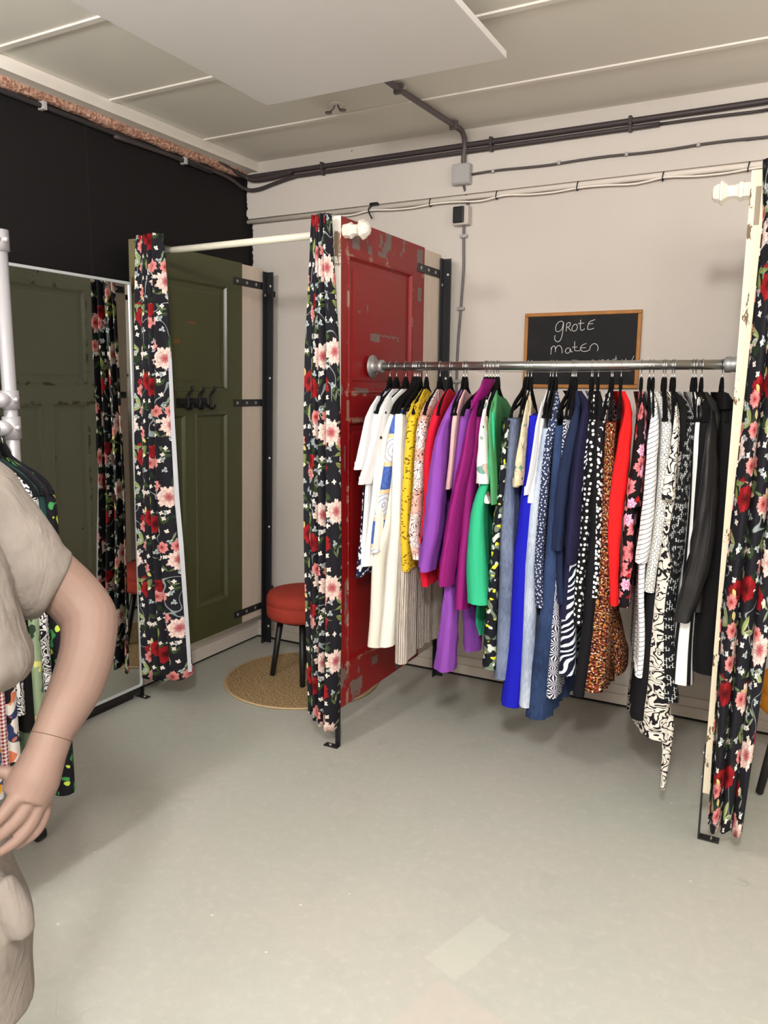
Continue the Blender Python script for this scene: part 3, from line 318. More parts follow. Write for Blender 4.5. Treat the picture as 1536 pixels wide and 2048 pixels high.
FM['denim_grey']=wash('grey_blue_denim','#4d5770','#7b86a0'); FM['denim_light']=wash('pale_washed_denim','#7f8da8','#c3cbd8'); FM['denim_dark']=wash('dark_denim','#1c2844','#34466c')
FM['dots_black']=dots('polka_dot_cloth','#0e0d10','#efefef',50,.25,.6); FM['dots_denim']=dots('dotted_denim','#2b3350','#c6ccdc',85,.24,.8)
FM['leopard']=dots('leopard_print','#121013','#e8e6e6',66,.36,.95)
FM['stripes']=bands('thin_stripe_cloth','#ececee','#4c4c54',62,.14,1.25); FM['stripes_bw']=bands('bold_stripe_cloth','#ecebea','#161519',26,.34,0)
FM['zebra']=bands('zebra_cloth','#dfe4f0','#12152a',46,.6,.9,.10,9); FM['swirl']=contour('swirl_print','#ded6cc','#17131a',26,.17,6,.8)
FM['rings']=None
k=NT('ring_print',.85,.2); p=k.V('SCALE',k.uv()); p.node.inputs['Scale'].default_value=62; d=k.vor(p,.25).outputs['Distance']
FM['rings']=k.out(k.mix(k.lt(k.M('ABSOLUTE',k.M('SUBTRACT',d,.36)),.05,.03),srgb('#dcdad6'),srgb('#2a2729')))
k=NT('dash_print',.85,.2); q=k.n('ShaderNodeTexBrick'); k.link(k.V('MULTIPLY',k.rot(k.uv(),1.57),(1,1,0)),q.inputs['Vector']); q.inputs['Scale'].default_value=34
q.inputs['Mortar Size'].default_value=.035; q.inputs['Color1'].default_value=srgb('#101114'); q.inputs['Color2'].default_value=srgb('#16181c'); q.inputs['Mortar'].default_value=srgb('#c4c6c6')
n=k.noise(k.uv(),50,0); FM['dash']=k.out(k.mix(k.ss(n,.5,.56),srgb('#101114'),q.outputs[0]))
k=NT('fan_print',.85,.2); p=k.V('SCALE',k.uv()); p.node.inputs['Scale'].default_value=26; q=k.vor(p,.35); loc=k.V('SUBTRACT',p,q.outputs['Position']); x,y,_=k.xyz(loc)
th=k.M('ARCTAN2',y,x); f=k.M('SINE',k.M('MULTIPLY',th,11)); FM['scallop']=k.out(k.mix(k.ss(f,-.1,.35),srgb('#23232e'),srgb('#d2d2e0')))
FM['speckle']=blobs('speckled_floral','#2a0f0e',[('#7c2a17',.48),('#b88a3c',.57),('#ddd2c4',.62),('#14100e',.60)],95)
FM['lemon_black']=blobs('fruit_print','#14171f',[('#6b7a66',.55),('#c7cdc4',.60),('#d5cf3a',.62)],22)
FM['navy_white']=blobs('navy_white_print','#1c2140',[('#e9eaf2',.53)],40)
FM['script']=blobs('faded_flower_print','#cdbf9f',[('#7d9184',.60),('#e0b8a2',.60),('#4c4a42',.68),('#ddd2b4',.58)],24)
FM['floral_white']=blobs('teal_coral_print','#e6e3e0',[('#6f9a92',.60),('#e0b4a8',.62),('#1a1a1c',.66)],16)
k=NT('pink_blossom_print',.85,.2); uv=k.uv(); c=srgb('#120d10'); c=leaves(k,uv,c,14,(1,2),.42,.10,srgb('#c41a22'),srgb('#8a1018'),.5)
c=flower(k,uv,c,13,(.2,.7),.40,5,srgb('#7a1c26'),srgb('#dd7f86'),.6,srgb('#30080d'),.2); c=flower(k,uv,c,17,(5,3),.34,6,srgb('#c46a9a'),srgb('#e8b6d2'),.4,srgb('#ffffff'),.2); FM['floral_pink']=k.out(c)
k=NT('paisley_print',.85,.2); n=k.noise(k.uv(),20,1,.4,1.2); f=k.M('FRACT',k.M('MULTIPLY',n,8)); c=k.mix(k.ss(k.noise(k.uv(),9,1),.5,.6),srgb('#e9dfda'),srgb('#e3b3a4'))
FM['paisley']=k.out(k.mix(k.lt(k.M('ABSOLUTE',k.M('SUBTRACT',f,.5)),.12,.05),c,srgb('#5a1d24')))
k=NT('yellow_openwork',.9,.2); q=k.n('ShaderNodeTexBrick'); k.link(k.uv(),q.inputs['Vector']); q.inputs['Scale'].default_value=55; q.inputs['Mortar Size'].default_value=.0
q.inputs['Color1'].default_value=(0,0,0,1); q.inputs['Color2'].default_value=(1,1,1,1); k.bump(q.outputs['Fac'],.4,.003); FM['yellow']=k.out(k.mix(k.ss(q.outputs[0],.86,.9),srgb('#dcb92f'),srgb('#6f5510')))
k=NT('crochet_print',.9,.2); uv=k.uv(); x,y,_=k.xyz(uv); fx=k.M('FRACT',k.M('MULTIPLY_ADD',x,9,.3)); fy=k.M('FRACT',k.M('MULTIPLY_ADD',y,9,.15))
ck=k.M('MODULO',k.M('FLOOR',k.M('MULTIPLY_ADD',y,9,.15)),2); ax=k.M('ABSOLUTE',k.M('SUBTRACT',fx,.5)); ay=k.M('ABSOLUTE',k.M('SUBTRACT',fy,.5)); mx=k.M('MAXIMUM',ax,ay)
rad=k.M('SQRT',k.M('ADD',k.M('MULTIPLY',ax,ax),k.M('MULTIPLY',ay,ay))); ring=k.lt(k.M('ABSOLUTE',k.M('SUBTRACT',k.M('FRACT',k.M('MULTIPLY',rad,6)),.5)),.1,.05)
sq=k.mix(ck,srgb('#4a68b4'),srgb('#dfe2ec')); sq=k.mix(k.M('MULTIPLY',ring,.6),sq,srgb('#2c3c78')); FM['crochet']=k.out(k.mix(k.lt(mx,.42,.01),srgb('#e3c79e'),sq))
k=NT('pleated_cream',.85,.2); x,y,_=k.xyz(k.uv()); s=k.M('SINE',k.M('MULTIPLY',x,700)); k.bump(s,.9,.004); FM['pleat']=k.out(k.mix(k.ss(s,-.9,.2),srgb('#b7a99a'),srgb('#e9ded2')))
FM['gingham']=None
k=NT('red_gingham',.85,.2); x,y,_=k.xyz(k.uv()); a=k.lt(k.M('FRACT',k.M('MULTIPLY',x,90)),.5,.03); b=k.lt(k.M('FRACT',k.M('MULTIPLY',y,90)),.5,.03)
FM['gingham']=k.out(k.mix(k.M('MULTIPLY',k.M('ADD',a,b),.5),srgb('#e6dfe2'),srgb('#8c1420')))
FM['orange_floral']=blobs('orange_flower_print','#2a1a18',[('#b8502c',.5),('#e9ddc8',.58),('#e0a030',.62)],26)
FM['lemon_white']=blobs('lemon_print','#dfdbe2',[('#3c3f62',.55),('#e3a624',.6)],24)
FM['leafy_green']=blobs('leaf_print','#8fa285',[('#4c6450',.52),('#d8d884',.6),('#2c3c30',.66)],13,wob=.05)
FM['bw_fine']=contour('fine_black_white','#d4d2d4','#17161b',34,.22,9)
FM['floral_bright']=blobs('tropical_print','#e6e0da',[('#2d3b66',.52),('#d77a5c',.58),('#1d1a20',.6)],18)
FM['green_black']=blobs('black_green_print','#15131a',[('#3f8a4e',.58),('#b8cf4c',.64)],20)
FM['teal_dark']=fabric('dark_teal_cloth','#15302f')
for q in FM.values(): add_folds(q)
# ---------------- the room ----------------
RX=5.6; RY=-6.6; H=2.716
def struct(name,bm,m,smooth=False): return tag(obj(name,bm,m,smooth=smooth),kind='structure')
k=NT('painted_floor',.42,.35); ob=k.ob(); n1=k.noise(ob,1.3,4,.6); n2=k.noise(ob,30,5,.7); n3=k.noise(ob,5,5,.65)
c=k.mix(k.ss(n1,.3,.7),srgb('#a9aca3'),srgb('#b0ada5')); c=k.mix(k.M('MULTIPLY',k.ss(n2,.45,.75),.35),c,srgb('#c3c0b8')); c=k.mix(k.M('MULTIPLY',k.ss(n3,.56,.7),.25),c,srgb('#9b9d94'))
x,y,z=k.xyz(ob)
# worn rectangular patch and fine trowel marks in the paint
for (ax,ay,bx,by,an,sh) in [(2.16,-1.88,.055,.12,.30,'#b9bbb0'),(2.27,-2.16,.16,.10,.25,'#b7aea5')]:
    q=k.rot(k.V('SUBTRACT',ob,(ax,ay,0)),an); qx,qy,_=k.xyz(k.V('MULTIPLY_ADD',k.noise(ob,40,2,col=True),(.02,.02,0),q))
    m=k.M('MULTIPLY',k.lt(k.M('ABSOLUTE',qx),bx,.004),k.lt(k.M('ABSOLUTE',qy),by,.004)); c=k.mix(k.M('MULTIPLY',m,.55),c,srgb(sh))
cr=k.noise(ob,1.7,3,.6,.4); c=k.mix(k.M('MULTIPLY',k.lt(k.M('ABSOLUTE',k.M('SUBTRACT',cr,.5)),.001,.001),k.M('MULTIPLY',k.ss(k.noise(ob,.9,1),.55,.62),.3)),c,srgb('#7f7f78'))
sp=k.vor(k.V('SCALE',ob),1,'3D',scale=7).outputs['Distance']; c=k.mix(k.M('MULTIPLY',k.lt(sp,.03,.01),.5),c,srgb('#e8e6e0'))
k.bump(n2,.12,.002); M_FLOOR=k.out(c,k.M('MULTIPLY_ADD',n3,.25,.34))
k=NT('beige_wall_paint',.75,.2); ob=k.ob(); n=k.noise(ob,2,3); c=k.mix(n,srgb('#c6bdb6'),srgb('#cfc7bf')); d=k.vor(ob,1,'3D',scale=5).outputs['Distance']; c=k.mix(k.lt(d,.025,.008),c,srgb('#8b8178'))
k.bump(k.noise(ob,60,3),.12,.002); M_WALL=k.out(c)
k=NT('black_wall_paint',.7,.25); ob=k.ob(); c=k.mix(k.noise(ob,5,3),srgb('#100e0f'),srgb('#161314')); _,yy_,_=k.xyz(ob); c=k.mix(k.M('MULTIPLY',k.lt(k.M('ABSOLUTE',k.M('SUBTRACT',k.M('FRACT',k.M('MULTIPLY_ADD',yy_,1/1.22,1.142/1.22+.5)),.5)),.0012,.0004),.5),c,srgb('#3a3536')); k.bump(k.noise(ob,90,3),.1,.001); M_BLACK=k.out(c)
k=NT('ceiling_board',.85,.15); ob=k.ob(); c=k.mix(k.noise(ob,1.5,2),srgb('#e0dbd1'),srgb('#e7e2d9')); k.bump(k.noise(ob,150,2),.1,.001); M_CEIL=k.out(c)
M_WHITE=plain('white_gloss_paint','#e8e2da',.5); M_TRIM=plain('ceiling_trim_paint','#e6dfd6',.6)
bm=NB(); box(bm,(-.1,RY,-.1),(RX,.1,0)); struct('floor',bm,M_FLOOR)
bm=NB(); box(bm,(-.1,RY,H),(RX,.1,H+.1)); struct('ceiling',bm,M_CEIL)
bm=NB(); box(bm,(-.1,0,0),(RX,.1,H)); box(bm,(-.0,-.04,2.425),(RX,0,H)); struct('wall_back',bm,M_WALL)
bm=NB(); box(bm,(-.1,RY,0),(0,0,H)); struct('wall_left',bm,M_BLACK)
bm=NB(); box(bm,(RX,RY,0),(RX+.1,.1,H)); struct('wall_right',bm,M_WALL)
bm=NB(); box(bm,(-.1,RY-.1,0),(RX+.1,RY,H)); struct('wall_front',bm,M_WALL)
# ragged black paint edge wrapping round the corner
bm=NB(); rnd=random.Random(3)
pts=[(0.0+.002,2.31)];zz=2.12
col_=[]
zz=2.0
while zz<2.66:
    col_.append((zz,.008+.012*rnd.random() if zz<2.42 else .004+.014*rnd.random())); zz+=.012
for (za,wa),(zb,wb) in zip(col_,col_[1:]):
    yy=-.0415 if za>2.42 else -.0015
    vs=[bm.verts.new(p) for p in ((0,yy,za),(wa,yy,za),(wb,yy,zb),(0,yy,zb))]; bm.faces.new(vs)
struct('trim_1',bm,M_BLACK)
bm=NB(); box(bm,(0,RY,2.665),(.092,-.04,H-.001)); struct('trim_2',bm,M_TRIM)
k=NT('torn_insulation',.9,.1); ob=k.ob(); c=k.mix(k.ss(k.noise(ob,70,4,.7),.35,.7),srgb('#8d5c48'),srgb('#dcb8a4')); k.bump(k.noise(ob,60,4),.8,.01); MI=k.out(c)
bm=NB(); N=90; rings=[]
for i in range(N):
    y=RY+( -.06-RY)*i/(N-1); a=.012*rnd.random(); b=.010*rnd.random()
    rings.append([(.001,y,2.668),(.026+b,y,2.668),(.024+a*.7,y,2.652-b),(.014+b*.6,y,2.643-a),(.001,y,2.640-a)])
ring_loft(bm,rings); struct('trim_3',bm,MI)
bm=NB(); 
for yy in (-.475,-1.076,-1.64,-2.21,-2.78,-3.35,-3.92,-4.5,-5.1,-5.7,-6.2):
    box(bm,(.092,yy-.014,H-.007),(RX,yy+.014,H+.001),.002)
struct('trim_4',bm,M_TRIM)
M_SK=plain('skirting_paint','#cfc5bb',.5)
bm=NB(); box(bm,(0,-.020,.012),(RX,0,.062),.003); box(bm,(0,-.010,.062),(RX,0,.105),.002); struct('baseboard_back',bm,M_SK)
bm=NB(); box(bm,(0,-1.0,.012),(.022,0,.085),.003); box(bm,(0,-1.0,.085),(.012,0,.16),.003); struct('baseboard_left',bm,M_SK)
bm=NB(); box(bm,(0,RY,0),(.03,-1.0,.036),.004); struct('trim_5',bm,plain('black_gloss_trim','#141114',.3))
bm=NB(); box(bm,(0,-.014,0),(RX,0,.012)); box(bm,(0,-1.0,0),(.014,0,.012)); struct('trim_6',bm,plain('dark_gap','#1c1a18',.9))
# ---------------- ceiling fittings, pipes and cables ----------------
M_PIPE=plain('dark_grey_conduit','#3d3536',.5); M_PIPE2=plain('grey_conduit','#5d5455',.5); M_GREYP=plain('grey_plastic','#a7a3a2',.5); M_CABLE=plain('grey_cable','#514a49',.55); M_BLK=plain('black_plastic','#121113',.45)
def clip_at(o,p,ax='x',s=.012):
    bm=NB(); x,y,z=p
    box(bm,(x-.006,y-s,z-s*1.3),(x+.006,y+s*.6,z+s*1.3),.003) if ax=='x' else box(bm,(x-s*1.7,y-s,z-.006),(x+s*1.7,y+s*.6,z+.006),.003)
    obj('clip',bm,M_GREYP if o.get('gc') else M_PIPE,o,world=False)
def run(name,pts,r,m,label,clips=(),cax='x',grey=False,group=None,cat='pipe'):
    bm=NB(); tube(bm,pts,r,12); o=obj(name,bm,m,smooth=True); tag(o,label,cat,group)
    for p in clips:
        b=NB(); x,y,z=p; s=r*1.5
        if cax=='x': box(b,(x-.007,y-s,z-s),(x+.007,y+s,z+s),.003)
        elif cax=='z': box(b,(x-s*2,y-s,z-.008),(x+s*2,y+s,z+.008),.005)
        else: box(b,(x-s,y-.01,z-s),(x+s,y+.01,z+s),.003)
        obj('clip',b,M_GREYP if grey else m,o,world=False)
    return o
run('conduit_pipe',smooth_pts([(.02,-.30,2.665),(.03,-.10,2.640),(.08,-.068,2.618),(.2,-.066,2.618),(.34,-.063,2.634),(.45,-.06,2.639),(RX,-.06,2.639)],8),.0125,M_PIPE,'upper thick dark conduit along the top of the beige wall',[(.52,-.06,2.639),(1.45,-.06,2.639),(2.08,-.06,2.639)])
run('conduit_pipe',smooth_pts([(.02,-1.0,2.6),(.02,-.30,2.61),(.03,-.09,2.575),(.1,-.062,2.568),(.22,-.058,2.590),(.34,-.058,2.608),(.5,-.058,2.611),(2.2,-.058,2.611)],8),.010,M_PIPE,'lower dark conduit running just under the upper one on the beige wall',[(.52,-.058,2.611),(1.45,-.058,2.611),(2.08,-.058,2.611)])
run('cable',smooth_pts([(2.2,-.055,2.612),(2.4,-.055,2.611),(2.6,-.055,2.607),(2.9,-.055,2.61),(RX,-.055,2.612)],4),.006,M_PIPE,'thin dark cable leaving the lower conduit towards the upper right',cat='cable')
run('conduit_pipe',[(.014,RY,2.62),(.014,-1.2,2.615),(.018,-.7,2.608),(.02,-.35,2.60)],.011,plain('black_conduit','#2d292b',.5),'dark conduit under the torn strip along the black wall',[(.016,-1.37,2.616),(.018,-.55,2.606)],cax='y',grey=True)
run('conduit_pipe',smooth_pts([(1.275,-1.6,2.69),(1.29,-.76,2.69),(1.318,-.19,2.69),(1.322,-.10,2.682),(1.318,-.062,2.64),(1.313,-.06,2.59),(1.313,-.06,2.545)],8),.0125,M_PIPE2,'grey conduit crossing the ceiling and bending down to the junction box',[(1.29,-.70,2.69),(1.318,-.2,2.69)],cax='y')
run('cable',smooth_pts([(1.35,-.05,2.508)]+[(1.35+i*.13,-.052,2.508+.003*math.sin(i*1.7)) for i in range(1,12)]+[(RX,-.052,2.512)],3),.0055,M_CABLE,'thin grey cable with pale clips running right from the junction box',[(1.46,-.052,2.509),(1.773,-.052,2.509),(2.069,-.052,2.509),(2.359,-.052,2.51)],grey=True,cat='cable')
run('cable',smooth_pts([(1.31,-.05,2.47),(1.316,-.03,2.43),(1.322,-.014,2.40),(1.314,-.012,2.36)],6),.0065,M_CABLE,'short grey cable between the junction box and the wall socket',cat='cable')
run('cable',smooth_pts([(1.302,-.012,2.29),(1.303,-.012,2.2),(1.306,-.012,2.08),(1.300,-.012,1.95),(1.294,-.012,1.85),(1.285,-.012,1.7),(1.283,-.012,1.5),(1.282,-.012,.9)],6),.0065,plain('vertical_cable','#6b6665',.5),'grey cable dropping from the wall socket behind the clothes rail',[(1.303,-.012,2.237),(1.297,-.012,1.893),(1.284,-.012,1.538)],cax='z',grey=True,cat='cable')
run('pipe',[(.0,-.022,2.413),(RX,-.022,2.413)],.0125,plain('painted_wall_pipe','#e4dad0',.6),'beige painted pipe under the ledge of the back wall')
bm=NB(); p=[(.6,-.03,2.398)]
p=smooth_pts([(0.55+i*.12,-.03,2.396-.006*math.sin(i*2.1)-.003*(i%2)) for i in range(40)],3); tube(bm,p,.004,8); cw=tag(obj('cable',bm,plain('white_cable','#efe7de',.6),smooth=True),'thin white cable tied below the beige wall pipe','cable')
for i,x in enumerate((1.127,1.472,1.855,2.222,2.555)):
    bm=NB(); ring=[( x+.003*math.sin(a),-.022+.017*math.cos(a),2.408+.019*math.sin(a)) for a in [j*PI/8 for j in range(17)]]; tube(bm,ring,.0025,6); 
    o=obj('cable_tie',bm,M_BLK); tag(o,['black tie round the wall pipe nearest the red door','black tie on the wall pipe just right of the junction box cable','black tie on the wall pipe above the left part of the chalkboard','black tie on the wall pipe above the right end of the chalkboard','black tie on the wall pipe nearest the cream partition'][i],'cable tie','cable ties on the wall pipe')
bm=NB(); tube(bm,smooth_pts([(.80,-.03,2.36),(.79,-.05,2.40),(.81,-.04,2.425),(.84,-.045,2.43)],5),.004,8); box(bm,(.80,-.06,2.418),(.845,-.035,2.432),.004); tag(obj('cable_hook',bm,M_BLK,smooth=True),'small black hooked cable end above the red door on the wall pipe','hook')
bm=NB(); box(bm,(1.262,-.085,2.462),(1.352,-.04,2.556),.008); jb=tag(obj('junction_box',bm,plain('grey_box_plastic','#aeaaa9',.45)),'square grey junction box where the ceiling conduit comes down','junction box')
bm=NB(); box(bm,(1.267,-.089,2.467),(1.347,-.084,2.551),.003); obj('cover',bm,M_GREYP,jb,world=False)
bm=NB(); box(bm,(1.262,-.05,2.284),(1.338,0,2.372),.006); sk=tag(obj('wall_socket',bm,plain('pale_socket','#c2b8b2',.45)),'grey surface-mounted wall socket with black front below the junction box','socket')
bm=NB(); box(bm,(1.262,-.062,2.292),(1.318,-.049,2.368),.006); obj('flap',bm,M_BLK,sk,world=False)
bm=NB(); box(bm,(.888,-2.25,2.585),(1.868,-1.04,2.607),.002); hp=tag(obj('heating_panel',bm,plain('white_panel','#e6e2e0',.55)),'large flat white heating panel hung under the ceiling','ceiling panel')
for px,py in ((1.0,-1.15),(1.75,-1.15),(1.0,-2.1),(1.75,-2.1)):
    bm=NB(); cyl(bm,(px,py,2.6),(px,py,H),.008,8); obj('mounting_rod',bm,M_GREYP,hp,world=False)
ch=empty('ceiling_hook',(.936,-.6,H)); tag(ch,'white ceiling plate with two small grey metal tabs, left of the ceiling conduit','ceiling hook')
bm=NB(); lathe(bm,[(.001,-.004),(.03,-.004),(.032,0),(.001,0)],(.936,-.6,H),n=20); obj('plate',bm,M_TRIM,ch)
for sx in (-1,1):
    bm=NB(); tube(bm,smooth_pts([(.936+sx*.006,-.6,H-.002),(.936+sx*.016,-.603,H-.02),(.936+sx*.03,-.606,H-.028)],4),.0035,8); lathe(bm,[(.001,-.003),(.014,-.003),(.016,0),(.014,.003),(.001,.003)],(.936+sx*.036,-.607,H-.032),n=16); obj('tab',bm,plain('tab_metal','#6d6663',.4,metal=.4),ch,smooth=False)
bm=NB(); tube(bm,smooth_pts([(1.31,-.70,H),(1.32,-.70,2.70),(1.318,-.70,2.685),(1.31,-.7,2.69)],4),.003,8); tag(obj('screw_hook',bm,plain('steel','#b9b6b2',.35,metal=.8)),'tiny steel screw hook in the ceiling beside the grey conduit','hook')
# ---------------- door partitions ----------------
def paint(name,base,chip,chip2,amt=.62,wear=True,mould=None,rough=.38,marks=()):
    k=NT(name,rough,.45); ob=k.ob(); x,y,z=k.xyz(ob); b=srgb(base)
    c=k.mix(k.noise(ob,2.2,3),b,tuple(q*.82 for q in b[:3])+(1,))
    n=k.noise(k.V('MULTIPLY',ob,(1,1.2,.8)),7,5,.65,.3)
    edge=k.M('MAXIMUM',k.ss(z,1.98,2.12),k.lt(z,.38,.12)); th=k.M('SUBTRACT',n,k.M('MULTIPLY',edge,-.085 if wear else 0))
    c=k.mix(k.ss(th,amt,amt+.015),c,srgb(chip))
    n2=k.noise(k.V('MULTIPLY',ob,(1,6,.7)),6,4,.6); c=k.mix(k.ss(n2,.73,.74),c,srgb(chip2))
    if mould:
        dd=None
        for ax,v in mould:
            q=k.M('ABSOLUTE',k.M('SUBTRACT',y if ax=='y' else z,v)); dd=q if dd is None else k.M('MINIMUM',dd,q)
        m=k.M('MULTIPLY',k.lt(dd,.010,.004),k.ss(k.noise(ob,9,4,.7),.53,.57)); c=k.mix(k.M('MULTIPLY',m,.8),c,srgb(chip2))
    if marks:
        wv=k.V('MULTIPLY_ADD',k.noise(ob,38,3,.7,col=True),(0,.035,.035),k.V('SUBTRACT',ob,(0,.0175,.0175))); _,wy,wz=k.xyz(wv)
        for (my,mz,hy,hz) in marks:
            m=k.M('MULTIPLY',k.lt(k.M('ABSOLUTE',k.M('SUBTRACT',wy,my)),hy,.001),k.lt(k.M('ABSOLUTE',k.M('SUBTRACT',wz,mz)),hz,.001)); c=k.mix(m,c,srgb(chip))
    k.bump(k.noise(ob,35,3),.15,.002)
    return k.out(c)
MO=[('y',-.975),('y',-.395),('z',2.02),('z',1.478),('z',1.37),('z',.345)]
M_RED=paint('chipped_red_paint','#8a0f12','#6f5f5a','#a07e6c',.655,mould=MO,marks=[(-.735,1.712,.04,.017),(-.62,1.722,.09,.0035),(-.522,1.716,.006,.010),(-.871,1.806,.016,.004),(-.80,1.822,.004,.016),(-.90,.228,.05,.028),(-.735,.290,.028,.02),(-.915,2.07,.03,.028),(-.80,2.055,.016,.018),(-.70,2.052,.034,.010),(-.33,2.09,.03,.04),(-.33,1.93,.02,.03),(-.86,1.49,.05,.012),(-1.0,1.22,.004,.05),(-.99,.62,.008,.09)])
M_SCR=None
M_GREEN=paint('olive_green_paint','#4a4b2d','#6e4726','#62613f',.80,False,rough=.3,marks=[(-.662,1.812,.03,.006),(-.77,1.716,.02,.010),(-.66,1.75,.02,.002)])
M_SAGE=paint('worn_sage_paint','#b4b7a2','#574e40','#6f5a46',.67,mould=MO,rough=.5)
k=NT('chipped_white_edge',.6,.3); ob=k.ob(); x,y,z=k.xyz(ob); n=k.noise(k.V('MULTIPLY',ob,(1,1,.5)),14,5,.7)
c=k.mix(k.ss(n,.57,.6),srgb('#e7e0d6'),srgb('#8d7059')); M_EDGE=k.out(k.mix(k.lt(z,1.42,.02),c,srgb('#8f1013')))
k=NT('chipped_cream_edge',.6,.3); ob=k.ob(); n=k.noise(k.V('MULTIPLY',ob,(1,1,.35)),26,5,.7); M_EDGE2=k.out(k.mix(k.ss(n,.60,.62),srgb('#e8dcc2'),srgb('#6e5a44')))
M_EDGE3=paint('worn_olive_edge','#7a7352','#4a3f2c','#9a927a',.55,False)
k=NT('filler_board_paint',.6,.25); ob=k.ob(); n=k.noise(k.V('MULTIPLY',ob,(1,6,1)),5,4); k.bump(n,.2,.002); M_FILL=k.out(k.mix(n,srgb('#d8cabd'),srgb('#cbb9aa')))
M_ANG=plain('black_steel_angle','#26262a',.38,.5,.3); M_BOLT=plain('zinc_bolt','#c6c5c2',.3,.5,.9)
YF,YB=-1.03,-.28
def slab(x0,x1,zt,zb,m0,m1,me,parent):
    bm=NB(); st=.115; yl,yr=YF+.055,YB-.115
    yl=-.975+0; yr=-.395
    zr=[zb,.345,1.37,1.478,2.02,zt]
    def bx(a,b,c,d): box(bm,(x0,a,c),(x1,b,d))
    bx(YF,yl,zb,zt); bx(yr,YB,zb,zt)
    for za,zc in ((zb,.345),(1.37,1.478),(2.02,zt)): bx(yl,yr,za,zc)
    bx(-.715,-.655,.345,1.37)
    def panel(a,b,c,d):
        box(bm,(x0+.013,a,c),(x1-.013,b,d))
        for s in (1,-1): # moulding and raised field on each side
            xs=x1 if s>0 else x0; q=[]
            def rect(i,dx): return [(xs-s*dx,a+i,c+i),(xs-s*dx,b-i,c+i),(xs-s*dx,b-i,d-i),(xs-s*dx,a+i,d-i)]
            prof=[(0,0),(.004,-.003),(.012,-.001),(.020,.009),(.024,.013)]
            ring_loft(bm,[rect(i,dx) for i,dx in prof],cap=False)
            f=[(.045,.0131),(.055,.010),(.056,.010)]
            ring_loft(bm,[rect(i,dx) for i,dx in f],cap=False); vs=[bm.verts.new(p) for p in rect(.056,.010)]; bm.faces.new(vs)
    panel(yl,yr,1.478,2.02); panel(yl,-.715,.345,1.37); panel(-.655,yr,.345,1.37)
    bm.faces.ensure_lookup_table()
    for f in bm.faces:
        cc=f.calc_center_median()
        f.material_index=2 if cc.y<YF+.0005 or cc.z>zt-.001 else (0 if cc.x>(x0+x1)/2 else 1)
    return obj('door_panel',bm,[m0,m1,me],parent)
def bolt(parent,p,ax):
    bm=NB(); d=Vector({'x':(1,0,0),'-x':(-1,0,0),'y':(0,-1,0)}[ax]); p=Vector(p); 
    tube(bm,[p,p+d*.002,p+d*.004,p+d*.006],[.0085,.0085,.006,.001],10); obj('bolt',bm,M_BOLT,parent)
def partition(x0,x1,m0,m1,me,label,foot,zt=2.147,zb=.17,mfill=None):
    root=empty('door_partition',(x0,YF,0)); tag(root,label,'partition')
    slab(x0,x1,zt,zb,m0,m1,me,root)
    bm=NB(); box(bm,(x0+.002,YB,zb+.0),(x1-.002,-.085,zt-.004),.002); obj('filler_board',bm,mfill or M_FILL,root)
    for zc in (2.05,1.415,.232):
        for s,xs in ((1,x1),(-1,x0)):
            bm=NB(); a,b=sorted((xs,xs+s*.004)); box(bm,(a,-.352,zc-.019),(b,-.10,zc+.019),.0012); st=obj('strap_bracket',bm,M_ANG,root)
            for yy in (-.325,-.245,-.165): bolt(st,(xs+s*.004,yy,zc),'x' if s>0 else '-x')
    # foot bracket on the front edge
    xc=(x0+x1)/2 if foot!='left' else x1-.012
    bm=NB()
    if foot=='right_side':
        box(bm,(x0-.005,YF+.0,0.0),(x0,YF+.035,.33),.001); box(bm,(x0-.005,YF,0),(x0+.062,YF+.035,.005),.001); fb=obj('foot_bracket',bm,M_ANG,root)
        for zz in (.22,.305): bolt(fb,(x0-.005,YF+.018,zz),'-x')
        bolt(fb,(x0+.035,YF+.018,.004),'x')
    else:
        s=-1 if foot=='left' else 1
        box(bm,(xc-.012,YF-.005,0),(xc+.012,YF,.31),.001); a,b=sorted((xc-s*.012,xc+s*.055)); box(bm,(a,YF-.03,0),(b,YF,.005),.001); fb=obj('foot_bracket',bm,M_ANG,root)
        for zz in (.2,.28): bolt(fb,(xc+.006,YF-.004,zz),'y')
        bm=NB(); lathe(bm,[(.007,0),(.006,.004),(.001,.005)],(xc+s*.03,YF-.015,.005),n=10); obj('bolt',bm,M_BOLT,fb)
    return root
def angle_post(x1,label,zt=2.125):
    root=empty('angle_post',(x1,-.075,0)); tag(root,label,'steel post')
    bm=NB(); box(bm,(x1+.004,-.112,.0),(x1+.009,-.07,zt),.001); box(bm,(x1+.004,-.075,0),(x1+.046,-.07,zt),.001); obj('angle_iron',bm,M_ANG,root)
    for zz in (.1,.7,1.1,1.55,2.05): bolt(root,(x1+.028,-.075,zz),'y')
    bolt(root,(x1+.009,-.095,2.0),'x')
    for zz in (2.0,.3):
        bm=NB(); box(bm,(x1+.004,-.075,zz),(x1+.009,0,zz+.03)); obj('wall_lug',bm,M_ANG,root)
    return root
pr=partition(1.18,1.2207,M_RED,M_SAGE,M_EDGE,'tall panelled door with chipped red paint standing out from the wall as partition','left')
angle_post(1.2207,'black steel angle post behind the red door partition')
pg=partition(.112,.156,M_GREEN,M_GREEN,M_EDGE3,'tall olive green panelled door partition with coat hooks beside the black wall','right')
agp=angle_post(.160,'black steel angle post behind the olive green door partition')
pq=partition(2.6394,2.685,M_EDGE2,M_EDGE2,M_EDGE2,'cream door partition seen edge-on at the right side of the clothes rail','right_side')
angle_post(2.685,'black steel angle post behind the cream partition')
bm=NB(); box(bm,(2.655,YF-.0012,1.99),(2.670,YF+.004,2.10),.001); obj('lock_slot',bm,plain('old_brass','#8f7f6a',.5),pq)
